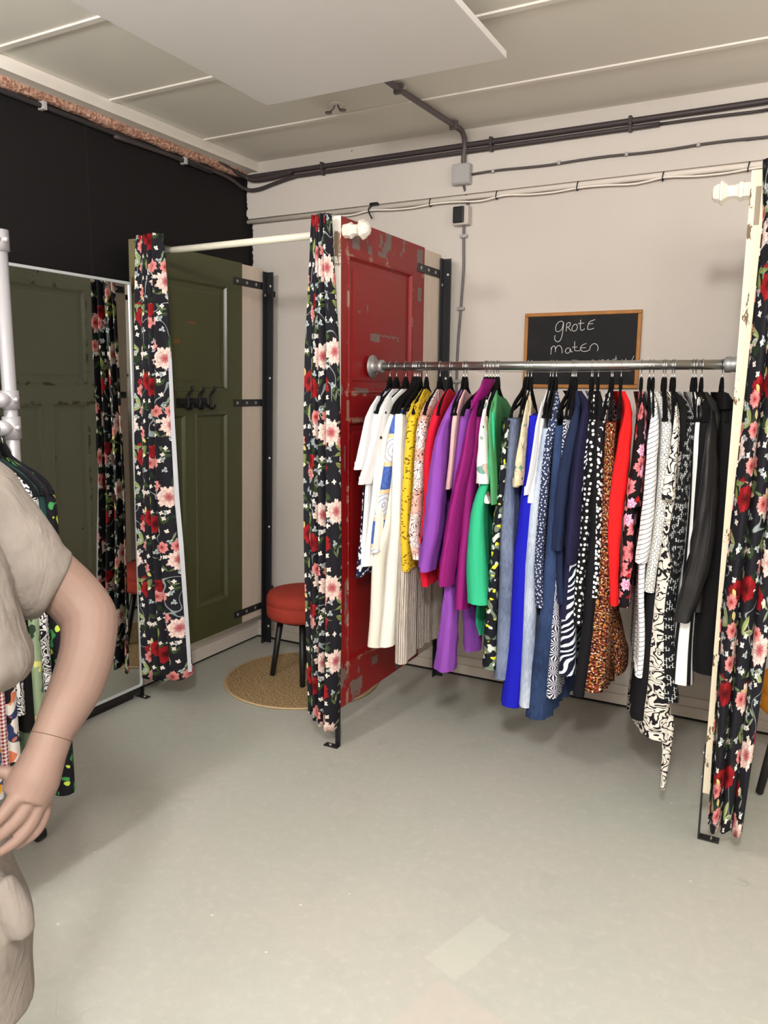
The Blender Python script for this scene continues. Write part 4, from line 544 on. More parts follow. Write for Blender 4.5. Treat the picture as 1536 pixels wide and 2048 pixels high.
bm=NB(); box(bm,(1.192,YF-.0012,2.0),(1.207,YF+.004,2.09),.001); obj('lock_slot',bm,plain('old_brass2','#7d6a58',.5),pr)
# escutcheons on the sage side of the red door (seen in the mirror)
bm=NB(); box(bm,(1.176,-.345,1.04),(1.18,-.315,1.19),.004); obj('keyhole_plate',bm,plain('dark_iron','#26221f',.5),pr)
def tilt(o,zt=2.147,k=.028):
    # the door leans slightly: the top further from the wall
    bpy.context.view_layer.update(); p=Vector((o.location.x,0,zt)); Rm=Matrix.Translation(p)@Matrix.Rotation(k,4,'Y')@Matrix.Translation(-p); o.matrix_world=Rm@o.matrix_world
GT=.024
tilt(pg,k=GT); tilt(agp,k=GT)
# coat hook rack on the green door
chr_=empty('coat_hook_rack',(.156,-.68,1.42)); tag(chr_,'black three-hook coat rack screwed to the olive green door','coat rack')
bm=NB(); box(bm,(.168,-.79,1.395),(.176,-.57,1.443),.003); obj('back_plate',bm,M_BLK,chr_)
for i,yy in enumerate((-.745,-.66,-.58)):
    bm=NB(); tube(bm,smooth_pts([(.178,yy,1.405),(.20,yy-.002,1.40),(.206,yy,1.425),(.20,yy+.004,1.455),(.222,yy+.008,1.485),(.226,yy+.01,1.505)],6),[.007]*31,10); tube(bm,smooth_pts([(.178,yy,1.412),(.205,yy,1.392),(.228,yy,1.396),(.236,yy,1.412)],5),.006,10); obj('hook',bm,M_BLK,chr_,smooth=True)
tilt(chr_,k=GT); chr_.location.x-=.012
# ---------------- curtain rods with turned finials ----------------
M_ROD=plain('white_rod_paint','#ddd8c8',.4); M_FIN=plain('white_turned_wood','#e6ddd0',.5)
def finial(parent,x,s,z,y=-1.0):
    bm=NB(); pr_=[(.001,0),(.027,0),(.027,.018),(.030,.020),(.031,.030),(.025,.034),(.021,.045),(.022,.062),(.034,.074),(.039,.078),(.038,.083),(.031,.086),(.030,.092),(.024,.103),(.012,.109),(.001,.111)]
    lathe(bm,[(r,s*h) for r,h in pr_],(x,y,z),'x',8); obj('finial',bm,M_FIN,parent)
rod=empty('curtain_rod',(.17,-1.0,2.09)); tag(rod,'white wooden curtain rod spanning from the olive green door to the red door','curtain rod')
bm=NB(); cyl(bm,(.172,-1.0,2.087),(1.178,-1.0,2.092),.0145,16); obj('rod',bm,M_ROD,rod,smooth=True); finial(rod,1.2207,1,2.096)
rod2=empty('curtain_rod',(2.64,-1.0,2.095)); tag(rod2,'white curtain rod through the cream partition with its turned finial pointing left','curtain rod')
bm=NB(); cyl(bm,(2.686,-1.0,2.095),(3.6,-1.0,2.095),.0145,16); obj('rod',bm,M_ROD,rod2,smooth=True); finial(rod2,2.6394,-1,2.098)
# ---------------- floral curtains ----------------
M_CUR=mat_curtain()
def lerp_rows(rows,z):
    rows=sorted(rows)
    if z<=rows[0][0]: return rows[0][1:]
    for a,b in zip(rows,rows[1:]):
        if z<=b[0]:
            t=(z-a[0])/(b[0]-a[0]); return tuple(p+(q-p)*t for p,q in zip(a[1:],b[1:]))
    return rows[-1][1:]
def curtain(rows,yc,folds,label,u0,width,seed,hem=(0,0),amp=.03,flat=.35):
    """rows: (z, x left, x right); folds: pleats across; hem: lower-edge height change left and right"""
    rnd=random.Random(seed); bm=NB(); uvl=bm.loops.layers.uv.new('UVMap'); zt=max(r[0] for r in rows); zb=min(r[0] for r in rows)
    N=110; Mz=60; phs=[rnd.uniform(0,6.28) for _ in range(6)]; amps=[rnd.uniform(.65,1.2) for _ in range(40)]
    rings=[]
    for i in range(Mz+1):
        s=i/Mz; ring=[]
        for j in range(N+1):
            t=j/N; z=zt+(zb-zt)*s; zz=z+s**3*(hem[0]*(1-t)+hem[1]*t)+ s**6*.012*math.sin(t*folds*6.28+phs[0])
            xl,xr=lerp_rows(rows,z); ph=t*folds; a=amp*amps[int(ph)%40]*(.75+.35*s)*(1 if i>1 else .8)
            y=yc+a*math.sin(2*PI*ph+phs[1]+.35*math.sin(3*s+phs[2]))+.006*math.sin(2*PI*ph*2.3+phs[3]+2*s)
            x=xl+(xr-xl)*(t+ .22/folds*math.sin(2*PI*ph+1.2+phs[4]+.5*math.sin(2.2*s+phs[5])))
            ring.append((x,y,zz))
        rings.append(ring)
    def uvf(i,j): return (u0+width*j/N,(zt-(zt-zb)*i/Mz)+.0)
    ring_loft(bm,rings,cap=False,closed=False,uvl=uvl,uvs=uvf)
    o=obj('curtain',bm,M_CUR,smooth=True); m=o.modifiers.new('thick','SOLIDIFY'); m.thickness=.002; m.offset=0
    tag(o,label,'curtain'); return o
cl=curtain(LC,-1.075,3.6,'floral black curtain gathered at the olive green door beside the mirror',.10,.62,11,hem=(0,.04),amp=.034)
cm=curtain([(2.145,1.134,1.206),(2.0,1.128,1.212),(1.65,1.103,1.232),(1.3,1.092,1.234),(.9,1.088,1.236),(.5,1.094,1.233),(.1,1.104,1.218)],-1.085,3.4,'floral black curtain gathered at the front edge of the red door',.31,.60,5,hem=(.06,0),amp=.032)
cr=curtain([(2.16,2.664,2.80),(2.0,2.677,2.80),(1.54,2.667,2.80),(.83,2.646,2.79),(.09,2.662,2.762)],-1.085,3.0,'floral black curtain at the far right beside the cream partition',.02,.58,8,amp=.036)
bm=NB(); rows_=LIN; rings=[[(a,-1.055,z),((a+b)/2,-1.066,z),(b,-1.05,z),((a+b)/2,-1.045,z)] for z,a,b in rows_]; ring_loft(bm,rings); obj('lining',bm,fabric('white_lining','#c9cad2',.7),cl)
# ---------------- mirror ----------------
mir=empty('wall_mirror',(.04,-1.35,.05)); tag(mir,'tall frameless-looking mirror with thin silver edge on the black wall, reflecting a sage door','mirror')
y0,y1,z0,z1=-1.86,-1.056,.066,1.958; mx=.128
bm=NB(); box(bm,(mx-.010,y0+.006,z0+.006),(mx-.002,y1-.006,z1-.006)); k=NT('mirror_glass',.0,.5,1); k.b.inputs['Roughness'].default_value=.015; obj('glass',bm,k.out(srgb('#d2d4cf')),mir)
bm=NB(); box(bm,(.002,y0+.03,.030),(mx-.011,y1-.004,z1-.03)); box(bm,(.002,y0+.03,.0),(mx-.035,y1-.03,.034)); obj('backing_board',bm,plain('dark_backing','#1a1719',.6),mir)
bm=NB()
for a,b in (((mx-.016,y0,z0),(mx+.004,y0+.012,z1)),((mx-.016,y1-.012,z0),(mx+.004,y1,z1)),((mx-.016,y0,z0),(mx+.004,y1,z0+.012)),((mx-.016,y0,z1-.012),(mx+.004,y1,z1))): box(bm,a,b,.002)
obj('frame',bm,plain('silver_frame','#c8ccd0',.35,.5,.3),mir)
tilt(mir,zt=1.0,k=.014)
# ---------------- stools and rug ----------------
M_SEAT=plain('brick_red_velvet','#97362a',.85,.2,bump=90); M_SEAT2=plain('ochre_velvet','#b97a1e',.85,.2,bump=90)
def stool(c,mat,label,ang=.4,r=.19):
    root=empty('stool',(c[0],c[1],0)); tag(root,label,'stool','round padded stools in the cabins')
    x,y=c; bm=NB(); lathe(bm,[(.001,.335),(r*.93,.335),(r*.99,.345),(r,.36),(r,.405),(r*.985,.408),(r,.412),(r*.995,.44),(r*.93,.462),(r*.7,.474),(.001,.480)],(x,y,0),n=48); obj('seat',bm,mat,root,smooth=True)
    bm=NB(); cyl(bm,(x,y,.315),(x,y,.336),.13,24); obj('seat_base',bm,M_BLK,root)
    for i in range(4):
        a=ang+i*PI/2; dx,dy=math.cos(a),math.sin(a); bm=NB(); tube(bm,[(x+dx*.115,y+dy*.115,.33),(x+dx*.165,y+dy*.165,.012),(x+dx*.166,y+dy*.166,.006)],[.017,.014,.009],14); obj('leg',bm,M_BLK,root,smooth=True)
    return root
stool((.635,-.435),M_SEAT,'round brick-red velvet stool with black legs standing on the jute rug',-2.6)
stool((2.96,-.55),M_SEAT2,'ochre-seated stool just visible at the right edge beyond the curtain',.35)
k=NT('jute_rug',.95,.1); ob=k.ob(); q=k.V('SUBTRACT',ob,(.646,-.469,0)); x,y,z=k.xyz(q); r=k.M('SQRT',k.M('ADD',k.M('MULTIPLY',x,x),k.M('MULTIPLY',y,y))); rg=k.M('SINE',k.M('MULTIPLY',r,520)); n=k.noise(ob,110,3,.7)
c=k.mix(k.ss(n,.35,.65),srgb('#7a6044'),srgb('#c3a67c')); k.bump(k.M('ADD',k.M('MULTIPLY',rg,.4),n),.7,.006); c=k.mix(k.ss(r,.385,.39),c,srgb('#c4a883')); MR=k.out(c)
bm=NB(); lathe(bm,[(.001,.001),(.395,.001),(.40,.005),(.397,.010),(.385,.009),(.001,.009)],(.646,-.469,0),n=72); tag(obj('round_rug',bm,MR,smooth=False),'round woven jute rug under the brick-red stool','rug')
# ---------------- chalkboard ----------------
cb=empty('chalkboard',(1.9,-.01,1.5)); tag(cb,'black chalkboard in a wooden frame hung behind the clothes rail with handwritten chalk words','chalkboard')
bx0,bx1,bz0,bz1=1.629,2.167,1.509,1.857; f=.017
bm=NB(); box(bm,(bx0+.005,-.014,bz0+.005),(bx1-.005,-.001,bz1-.005)); k=NT('chalkboard_black',.7,.3); n=k.noise(k.ob(),8,4); obj('board',bm,k.out(k.mix(k.ss(n,.5,.8),srgb('#141315'),srgb('#232223'))),cb)
bm=NB()
for a,b in (((bx0,bz0),(bx1,bz0+f)),((bx0,bz1-f),(bx1,bz1)),((bx0,bz0+f),(bx0+f,bz1-f)),((bx1-f,bz0+f),(bx1,bz1-f))): box(bm,(a[0],-.020,a[1]),(b[0],-.001,b[1]),.004)
k=NT('pine_frame',.5,.3); n=k.noise(k.V('MULTIPLY',k.ob(),(3,3,3)),9,4); obj('frame',bm,k.out(k.mix(n,srgb('#b57a3a'),srgb('#94602a'))),cb)
bm=NB(); 
for i,s in enumerate(STROKES): tube(bm,smooth_pts([(p[0],-.0152,p[1]) for p in s],4),.0016 if i<18 else .0011,6)
obj('chalk_writing',bm,plain('white_chalk','#dcdcdc',.9),cb,smooth=True)
# ---------------- the long clothes rail ----------------
RYL,RZL=-.779,1.590
M_GALV=plain('galvanised_steel','#bcbcba',.28,.5,.95); M_CAST=plain('cast_aluminium','#a9aaab',.45,.5,.7)
rail=empty('clothes_rail',(1.23,RYL,RZL)); tag(rail,'galvanised steel clothes rail fixed between the red door and the cream partition','clothes rail')
bm=NB(); cyl(bm,(1.235,RYL,RZL),(2.632,RYL,RZL),.0170,24); obj('pipe',bm,M_GALV,rail,smooth=True)
for x,s in ((1.2207,1),(2.6394,-1)):
    bm=NB(); lathe(bm,[(.001,0),(.046,0),(.048,s*.003),(.047,s*.007),(.030,s*.010),(.026,s*.016),(.024,s*.030),(.027,s*.036),(.027,s*.052),(.022,s*.055),(.001,s*.055)],(x,RYL,RZL),'x',32); fl=obj('flange',bm,M_CAST,rail,smooth=True)
    for a in (.8,2.4,3.9,5.5):
        b=NB(); p=Vector((x+s*.007,RYL+.037*math.cos(a),RZL+.037*math.sin(a))); tube(b,[p,p+Vector((s*.004,0,0))],.005,8); obj('screw',b,M_BOLT,fl)
bm=NB(); tube(bm,[(1.70,RYL-.012,RZL-.022),(2.0,RYL-.012,RZL-.024),(2.28,RYL-.012,RZL-.021)],.0012,6); tag(obj('wire',bm,M_GALV),'thin steel wire stretched just below the clothes rail','wire')
# hangers
M_VEL=plain('black_velvet','#0d0c0e',.9,.15); M_HOOK=plain('chrome_wire','#c9c9c9',.22,.5,.95)
def hanger_meshes():
    b=NB()
    for s in (-1,1):
        pts=smooth_pts([(0,0,-.052),(0,s*.012,-.066),(0,s*.035,-.090),(0,s*.08,-.112),(0,s*.14,-.134),(0,s*.185,-.158),(0,s*.205,-.182)],4)
        tube(b,pts,[.0125]*7+[.0095]*(len(pts)-7),8,flat=(.5,1.35))
        tube(b,[(0,s*.204,-.178),(0,s*.206,-.188)],[.008,.0095],8,flat=(.8,1.2))
        pts=smooth_pts([(0,s*.012,-.075),(0,s*.045,-.122),(0,s*.10,-.146),(0,s*.165,-.160)],4); tube(b,pts,.0055,6,flat=(.6,1.1))
    tube(b,[(0,-.10,-.146),(0,.10,-.146)],.0048,6); tube(b,[(0,0,-.050),(0,0,-.085)],[.006,.012],8,flat=(.6,1))
    bmesh.ops.recalc_face_normals(b,faces=b.faces[:]); me=bpy.data.meshes.new('clothes_hanger'); b.to_mesh(me); b.free(); me.materials.append(M_VEL)
    b=NB(); R=.0195; pts=[(0,R*math.sin(a),R*math.cos(a)) for a in [(-1.9+i*(1.9+2.75)/14) for i in range(15)]]
    pts+= [(0,.004,-.026),(0,0,-.034),(0,0,-.055)]; tube(b,pts,.0017,6); mh=bpy.data.meshes.new('hook'); b.to_mesh(mh); b.free(); mh.materials.append(M_HOOK)
    for m in (me,mh):
        for f_ in m.polygons: f_.use_smooth=True
    return me,mh
HM,HH=hanger_meshes()
def hanger(mw,yaw,label,group,dz=0):
    o=bpy.data.objects.new('clothes_hanger',HM); COL.objects.link(o); o.matrix_world=mw@Matrix.Rotation(yaw,4,'Z'); tag(o,label,'clothes hanger',group)
    h=bpy.data.objects.new('hook',HH); COL.objects.link(h); h.parent=o; return o
def catm(rows,n):
    rows=np.array(rows,float); m=len(rows); s=np.concatenate([[0],np.cumsum(np.abs(np.diff(rows[:,1]))+1e-4)]); t=np.linspace(0,s[-1],n)
    out=np.stack([np.interp(t,s,rows[:,i]) for i in range(rows.shape[1])],1)
    for _ in range(2):
        o=out.copy(); o[1:-1]=(out[:-2]+2*out[1:-1]+out[2:])/4; o[:,1]=out[:,1]; out=o
    return out
def section(yf,yb,t,nf=5,ns=13):
    """outline of a thin upright cloth body: rounded nose at yf, round back at yb"""
    r=t/2; P=[]
    for i in range(nf+1): a=PI*i/nf; P.append((-math.cos(a),yf+r-r*math.sin(a)*1.0))
    for i in range(1,ns): P.append((1,yf+r+(yb-yf-2*r)*i/ns))
    for i in range(nf+1): a=PI*i/nf; P.append((math.cos(a),yb-r+r*math.sin(a)))
    for i in range(1,ns): P.append((-1,yb-r-(yb-yf-2*r)*i/ns))
    return P
def garment(gd,world=Matrix.Identity(4),seed=0,group=None,cat=None):
    rnd=random.Random(seed*7+3); root=None
    mat=FM[gd['mat']]
    for pi_,pc in enumerate(gd['pieces']):
        rows=[list(r) for r in pc['rows']]; tubep=pc['k']=='t'
        xn0=rows[0][0]; hx=gd['hx']
        if not tubep and pc.get('top',True):
            x0,z0,yf,yb,t=rows[0]; yc=RYL
            rows=[[hx+(x0-hx)*h/.21,zz,yc-h,yc+h,.012+h*.07] for zz,h in ((1.498,.055),(1.491,.078),(1.480,.11),(1.462,.15),(1.444,.18),(1.43,.198)) if zz>z0+.006]+rows
        if tubep and pc.get('name','sleeve')=='sleeve':
            x0,z0,yf,yb,t=rows[0]; yc=(yf+yb)/2; h=(yb-yf)/2; xm=(x0*.8+hx*.2); rows=[[xm+.004,min(z0+.030,1.47),yc-h*.1+.03,yc+h*.5+.03,t*.35],[x0*.9+hx*.1,min(z0+.018,1.462),yc-h*.5+.015,yc+h*.8+.015,t*.7]]+rows
        L=rows[0][1]-rows[-1][1]; n=max(8,int(L/.035)); R=catm(rows,n)
        bm=NB(); uvl=bm.loops.layers.uv.new('UVMap'); rings=[]; per=[]
        ph=rnd.uniform(0,6.28); ph2=rnd.uniform(0,6.28); lam=rnd.uniform(.06,.10); A0=rnd.uniform(.003,.0055); uo=rnd.uniform(0,3)
        for i,(xn,z,yf,yb,t) in enumerate(R):
            s=i/(n-1); ring=[]
            if tubep:
                N=20; cy_=(yf+yb)/2; ry=(yb-yf)/2
                for j in range(N):
                    a=2*PI*j/N; rr=1+.10*math.sin(3*a+ph+2*s)+.06*math.sin(5*a+ph2+3*s)+.05*math.sin(z*55+2*a+ph)+.03*math.sin(z*95-3*a+ph2)
                    ring.append((xn+t/2*rr*math.cos(a),cy_+ry*rr*math.sin(a),z))
            else:
                xb=hx+(hx-xn0)*.6; 
                for (e,y) in section(yf,yb,t):
                    q=(y-yf)/(yb-yf); xc=xn+(xb-xn)*q*(.9 if L>.2 else 1)
                    env=min(1,q*5)*(.35+.9*s); w=A0*env*math.sin(2*PI*y/lam+ph+1.2*math.sin(3*z+ph2)); th=t/2*(1-.25*env*math.sin(2*PI*y/lam*1.7+ph2))
                    ring.append((xc+e*th+w,y,z+ .01*s*math.sin(y*14+ph)))
            rings.append(ring)
        # arclength along a middle ring for cloth coordinates
        mid=rings[len(rings)//2]; ac=[0]
        for a,b in zip(mid,mid[1:]+mid[:1]): ac.append(ac[-1]+math.dist(a,b))
        zs=[r[0][2] for r in rings]
        last=rings[-1]; cc=Vector((sum(p[0] for p in last)/len(last),sum(p[1] for p in last)/len(last),0)); nr=len(rings)
        def inner(f_,dz): return [(cc.x+(p[0]-cc.x)*f_,cc.y+(p[1]-cc.y)*(1-(1-f_)*.25),p[2]+dz) for p in last]
        rings=rings+[inner(.80,.001),inner(.75,.03)]; zs+= [zs[-1],zs[-1]+.02]
        vv=ring_loft(bm,rings,cap=True,closed=True,uvl=uvl,uvs=lambda i,j:(uo+ac[j],zs[i]))
        for v_ in vv[nr-1]:
            for e_ in v_.link_edges:
                if e_.other_vert(v_) in vv[nr-1]: e_.smooth=False
        # open the hem
        name=gd['kind'] if root is None else pc.get('name','sleeve')
        for f_ in bm.faces:
            for l in f_.loops:
                if len(f_.verts)>4: l[uvl].uv=(uo,0)
        bmesh.ops.recalc_face_normals(bm,faces=bm.faces[:])
        me=bpy.data.meshes.new(name); bm.to_mesh(me); bm.free(); me.materials.append(mat)
        for f_ in me.polygons: f_.use_smooth=len(f_.vertices)<=4
        o=bpy.data.objects.new(name,me); COL.objects.link(o)
        if root is None:
            root=o; o.matrix_world=world; tag(o,gd['label'],cat or gd['kind'].replace('_',' ').replace('t shirt','t-shirt'),group)
        else: o.parent=root
    return root
for i,gd in enumerate(GARMENTS):
    b=gd['pieces'][0]; r0=b['rows'][0]; yaw=max(-.2,min(.2,math.atan2((r0[0]-gd['hx']),.21)))
    kind={'t_shirt':'t-shirt'}.get(gd['kind'],gd['kind'])
    hanger(Matrix.Translation((gd['hx'],RYL,RZL)),yaw,'black velvet hanger of the '+' '.join(gd['label'].split()[:10]),'velvet hangers on the long rail')
    garment(gd,seed=i,group='clothes on the long rail')
# ---------------- left rack ----------------
M_RACK=plain('silver_rack_tube','#a3a0a4',.35,.5,.35)
rk=empty('garment_rack',(.70,-2.1,0)); tag(rk,'silver tube garment rack at the left edge behind the mannequin','garment rack')
bm=NB(); cyl(bm,(.70,-2.11,.03),(.70,-2.11,1.95),.0205,20); obj('post',bm,M_RACK,rk,smooth=True)
bm=NB(); cyl(bm,(.70,-3.35,.03),(.70,-3.35,1.95),.0205,20); obj('post',bm,M_RACK,rk,smooth=True)
bm=NB(); cyl(bm,(.70,-3.35,1.37),(.70,-2.11,1.37),.017,20); obj('rail',bm,M_RACK,rk,smooth=True)
bm=NB(); cyl(bm,(.70,-3.35,1.93),(.70,-2.11,1.93),.017,20); obj('rail',bm,M_RACK,rk,smooth=True)
for zz,h in ((1.455,.028),(1.37,.034),(1.92,.03)):
    for yy in (-2.11,-3.35):
        bm=NB(); cyl(bm,(.70,yy,zz-h),(.70,yy,zz+h),.0265,20); cyl(bm,(.70,yy,zz),(.70,yy-(.05 if yy>-3 else -.05),zz),.024,16); cyl(bm,(.70,yy,zz),(.735,yy,zz),.008,8); obj('clamp',bm,M_RACK,rk,smooth=True)
for yy in (-2.11,-3.35):
    bm=NB(); cyl(bm,(.70,yy-.012,.028),(.70,yy+.012,.028),.028,20); obj('castor',bm,M_BLK,rk,smooth=False)
W2=Matrix.Rotation(PI/2,4,'Z')
def rack_garment(y,mat,hem,t,kind,label,i,top=1.215,trs=False,hl=True):
    # local frame: rail along +x, cloth nose towards -y
    X=y; nose=-(.70+.212); back=-(.70-.212); rows=[[X,top,nose,back,t],[X,(top+hem)/2,nose-.006,back,t*1.1],[X-.004,hem,nose-.012,back,t*1.25]]
    gd=dict(hx=X,kind=kind,label=label,mat=mat,pieces=[dict(k='b',rows=rows,top=False)])
    if not trs: rows[:0]=[[X,top+.068,-.745,-.655,.012],[X,top+.045,-.83,-.57,.016],[X,top+.018,-.885,-.515,t*.8]]
    garment(gd,W2,seed=60+i,group='clothes on the left rack')
    if hl: hanger(Matrix.Translation((.70,y,1.37))@Matrix.Rotation(PI/2,4,'Z')@Matrix.Identity(4),0,'black velvet hanger of the '+' '.join(label.split()[:11]),'velvet hangers on the left rack')
RG=[(-2.145,'green_black',.235,.045,'dress','long black dress with bright green blotches, last on the left rack'),(-2.178,'teal_dark',1.02,.02,'top','dark teal top beside the pale leaf-print dress'),
(-2.20,'bw_fine',.30,.03,'dress','black and white fine-print dress on the left rack'),(-2.235,'leafy_green',.36,.045,'dress','pale green leaf-print dress on the left rack'),
(-2.268,'black',.50,.03,'dress','black dress next to the leaf-print dress on the left rack'),(-2.295,'bw_fine',.56,.022,'blouse','grey fine-print blouse on the left rack'),
(-2.325,'floral_bright',.42,.04,'dress','tropical flower dress on the left rack'),(-2.355,'gingham',.38,.022,'skirt','red gingham skirt on the left rack'),
(-2.382,'lemon_white',.35,.03,'dress','white dress with yellow lemons on the left rack'),(-2.41,'black2',.42,.02,'trousers','plain black trousers on the left rack'),(-2.44,'orange_floral',.33,.035,'dress','dark orange flower dress nearest the left picture edge')]
for i,(y,m,h,t,kd,lb) in enumerate(RG): rack_garment(y,m,h,t,kd,lb,i)
# ---------------- mannequin ----------------
k=NT('mannequin_skin',.6,.3); M_SKIN=k.out(k.mix(k.noise(k.ob(),3,2),srgb('#775f55'),srgb('#7d665c')))
k=NT('taupe_linen',.9,.15); n=k.noise(k.ob(),55,4); k.bump(k.M('ADD',k.M('MULTIPLY',k.noise(k.ob(),300,2),.04),k.noise(k.V('MULTIPLY',k.ob(),(1,1,.55)),13,3,.55,.8)),.55,.02); M_LIN=k.out(k.mix(n,srgb('#78706a'),srgb('#847b74')))
man=empty('mannequin',(1.60,-3.02,0)); tag(man,'flesh-toned shop mannequin with one hand on its hip in taupe clothes, at the left edge','mannequin')
bm=NB()
def limb(pts,k_=5,n=16):
    P=smooth_pts([p[:3] for p in pts],k_); m=len(pts); rad=[]
    for i in range(len(P)):
        q=i/k_; a=int(min(q,m-1)); b=min(a+1,m-1); rad.append(pts[a][3]+(pts[b][3]-pts[a][3])*(q-a))
    tube(bm,P,rad,n)
def ell(rows,n=28):
    # rows: x,y,z,rx,ry
    P=catm([[r[2]*0+r[0],r[2],r[1],r[3],r[4]] for r in rows],36)
    rings=[[Vector((x,y,z))+(Matrix.Rotation(MANYAW,3,'Z')@Vector((rx*math.cos(2*PI*k/n),ry*math.sin(2*PI*k/n),0))) for k in range(n)] for x,z,y,rx,ry in P]
    ring_loft(bm,rings)
MANYAW=.35; cxm,cym=1.592,-3.035
ell([(cxm,cym,1.40,.06,.055),(cxm,cym,1.375,.12,.07),(cxm,cym,1.33,.165,.085),(cxm,cym,1.22,.15,.10),(cxm,cym,1.10,.125,.095),(cxm,cym,1.0,.115,.09),(cxm,cym,.90,.145,.105),(cxm,cym,.80,.165,.115),(cxm,cym,.72,.155,.11),(cxm,cym,.66,.12,.08)])
ell([(cxm,cym,1.375,.058,.055),(cxm,cym,1.44,.048,.048),(cxm,cym-.01,1.49,.05,.055)])
ell([(cxm,cym-.02,1.47,.03,.04),(cxm,cym-.02,1.50,.062,.075),(cxm,cym-.02,1.56,.075,.095),(cxm,cym-.015,1.63,.076,.10),(cxm,cym-.01,1.69,.055,.07),(cxm,cym-.01,1.715,.012,.012)])
R3=Matrix.Rotation(MANYAW,3,'Z')
for s in (-1,1):
    o_=R3@Vector((s*.085,0,0)); limb([(cxm+o_.x,cym+o_.y,.74,.095),(cxm+o_.x,cym+o_.y,.55,.072),(cxm+o_.x,cym+o_.y,.42,.052),(cxm+o_.x,cym+o_.y,.30,.05),(cxm+o_.x,cym+o_.y,.12,.032),(cxm+o_.x,cym+o_.y,.05,.034)])
    limb([(cxm+o_.x,cym+o_.y,.05,.033),(cxm+o_.x+.03,cym+o_.y-.08,.03,.026),(cxm+o_.x+.05,cym+o_.y-.13,.022,.016)])
# far arm hanging
o_=R3@Vector((-.18,0,0)); limb([(cxm+o_.x*.8,cym+o_.y*.8,1.33,.05),(cxm+o_.x*1.15,cym+o_.y*1.15,1.22,.046),(cxm+o_.x*1.3,cym+o_.y*1.3,1.05,.038),(cxm+o_.x*1.25,cym+o_.y*1.25-.04,.88,.028),(cxm+o_.x*1.2,cym+o_.y*1.2-.05,.74,.02)])
# near arm and hand
sh=R3@Vector((.15,0,0))
limb([(cxm+sh.x*.7,cym+sh.y*.7,1.335,.052),(cxm+sh.x*.95,cym+sh.y*.95,1.335,.058)]+[tuple(a_[:3])+(a_[3]*(.86 if i_<2 else .93 if i_==2 else 1),) for i_,a_ in enumerate(MANN['arm'][:13])],5,20)
for fch in MANN['fingers']:
    limb([(p_[0],p_[1],p_[2],p_[3]*(.92,.80,.76,.74)[i_]) for i_,p_ in enumerate(fch)],5,12)
A_=MANN['arm']; kn=[f_[0] for f_ in MANN['fingers']]
for f_ in kn: limb([tuple(A_[10][:3])+(.020,),tuple((np.array(A_[11][:3])+np.array(f_[:3]))/2)+(.021,),tuple(f_[:3])+(f_[3]*.95,)],4,12)
body=obj('body',bm,M_SKIN,man,smooth=True)
rm=body.modifiers.new('skin','REMESH'); rm.mode='VOXEL'; rm.voxel_size=.003; rm.use_smooth_shade=True
sm=body.modifiers.new('soft','SMOOTH'); sm.iterations=3; sm.factor=.5
# wrist seam
p0=Vector(A_[9][:3]); p1=Vector(A_[10][:3]); d=(p1-p0).normalized(); bm=NB(); a=d.cross(Vector((0,0,1))).normalized(); b=d.cross(a); c0=p0+(p1-p0)*.25
ring=[c0+a*math.cos(t)*.0332+b*math.sin(t)*.0332 for t in [i*2*PI/32 for i in range(33)]]; tube(bm,ring,.0007,6); obj('wrist_seam',bm,plain('seam_brown','#5d4437',.8),man,smooth=True)
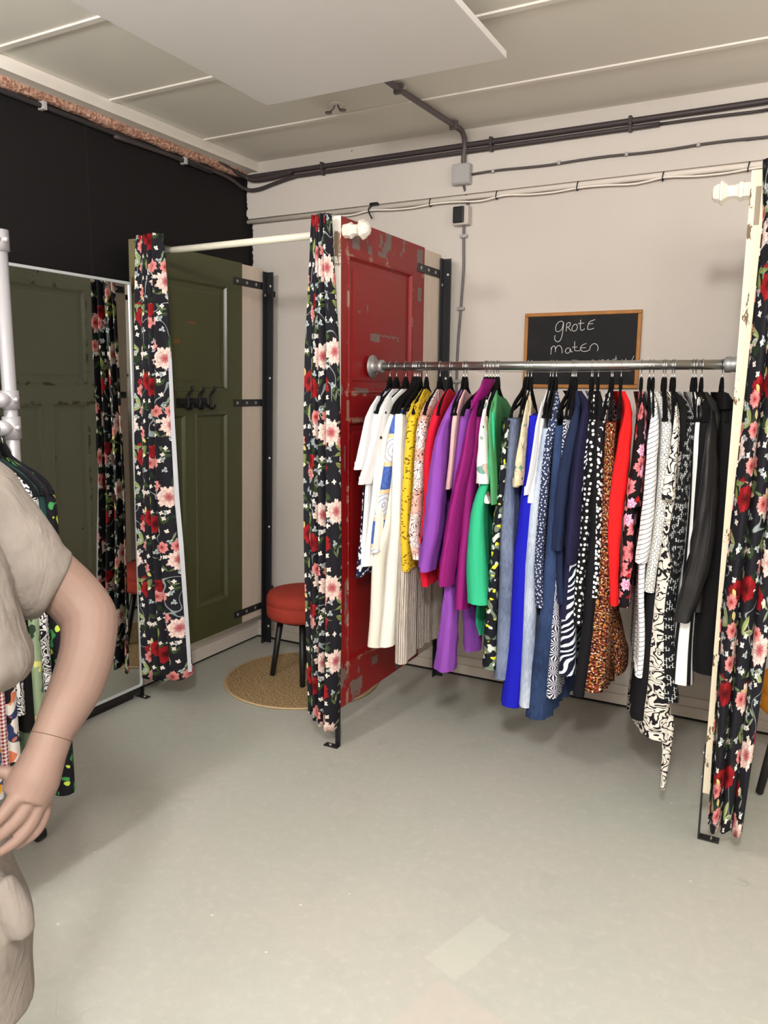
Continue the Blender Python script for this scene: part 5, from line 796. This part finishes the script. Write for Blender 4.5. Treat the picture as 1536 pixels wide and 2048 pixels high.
# clothes
def cloth(name,builder,voxel=.007,it=6,dispst=.012,nscale=.12,label=None):
    global bm
    bm=NB(); builder(); o=obj(name,bm,M_LIN,man,smooth=True)
    m=o.modifiers.new('r','REMESH'); m.mode='VOXEL'; m.voxel_size=voxel; m.use_smooth_shade=True
    m=o.modifiers.new('s','SMOOTH'); m.iterations=it
    t=bpy.data.textures.new(name+'_folds','CLOUDS'); t.noise_scale=nscale; t.noise_depth=1
    m=o.modifiers.new('d','DISPLACE'); m.texture=t; m.strength=dispst; m.mid_level=.5; m.texture_coords='LOCAL'
    return o
def top_b():
    limb([(cxm+sh.x*.1,cym+sh.y*.1,1.32,.07)]+[tuple(r[:3])+(r[3]+(.012,.012,.012,.010,.006)[i_],) for i_,r in enumerate(MANN['sleeve'])],6,28)
    ell(SHIRT)
shirt=cloth('shirt',top_b,voxel=.006,it=4,dispst=.02,nscale=.09)
bm=NB(); S_=MANN['sleeve']; e0=Vector(S_[4][:3]); e1=Vector(S_[3][:3]); d=(e1-e0).normalized(); a=d.cross(Vector((0,0,1))).normalized(); b=d.cross(a); c0=e0+d*.022
tube(bm,[c0+a*math.cos(t)*.0665+b*math.sin(t)*.0665 for t in [i*2*PI/40 for i in range(41)]],.0012,6); obj('cuff_seam',bm,plain('seam_thread','#5f554e',.9),man,smooth=True)
def bot_b():
    ell(SKIRT); limb([(1.775,-2.975,.73,.02),(1.80,-2.972,.68,.026),(1.815,-2.97,.64,.018)])
skirt=cloth('tunic_skirt',bot_b,dispst=.006)
bm=NB(); lathe(bm,[(.001,0),(.17,0),(.17,.006),(.001,.008)],(cxm,cym,0),n=40); obj('base_plate',bm,M_GALV,man)

yel=[o for o in COL.objects if str(o.get('label','')).startswith('yellow openwork')][0]
YG=[q for q in GARMENTS if q['label'].startswith('yellow openwork')][0]; YR0=YG['pieces'][0]['rows'][0]; YHX=YG['hx']
rn=random.Random(9); bm=NB()
for i in range(70):
    t=rn.random(); y=-.985+t*.20; z=YR0[1]-.004+t*.045; x=YR0[0]+(YHX-YR0[0])*t+rn.uniform(-.012,.012)
    tube(bm,smooth_pts([(x,y,z),(x+rn.uniform(-.015,.015),y-rn.uniform(.004,.02),z-.01),(x+rn.uniform(-.02,.02),y-rn.uniform(.005,.03),z-rn.uniform(.035,.06))],3),.0012,4)
fr=obj('fringe',bm,FM['yellow'],yel); fr['kind']='stuff'
cr_=[o for o in COL.objects if str(o.get('label','')).startswith('cream blouse with one')][0]
bm=NB(); lathe(bm,[(.001,-.003),(.005,-.003),(.006,0),(.001,.002)],(1.388,-1.004,1.31),'y',14); obj('button',bm,plain('dark_button','#25282a',.4),cr_)
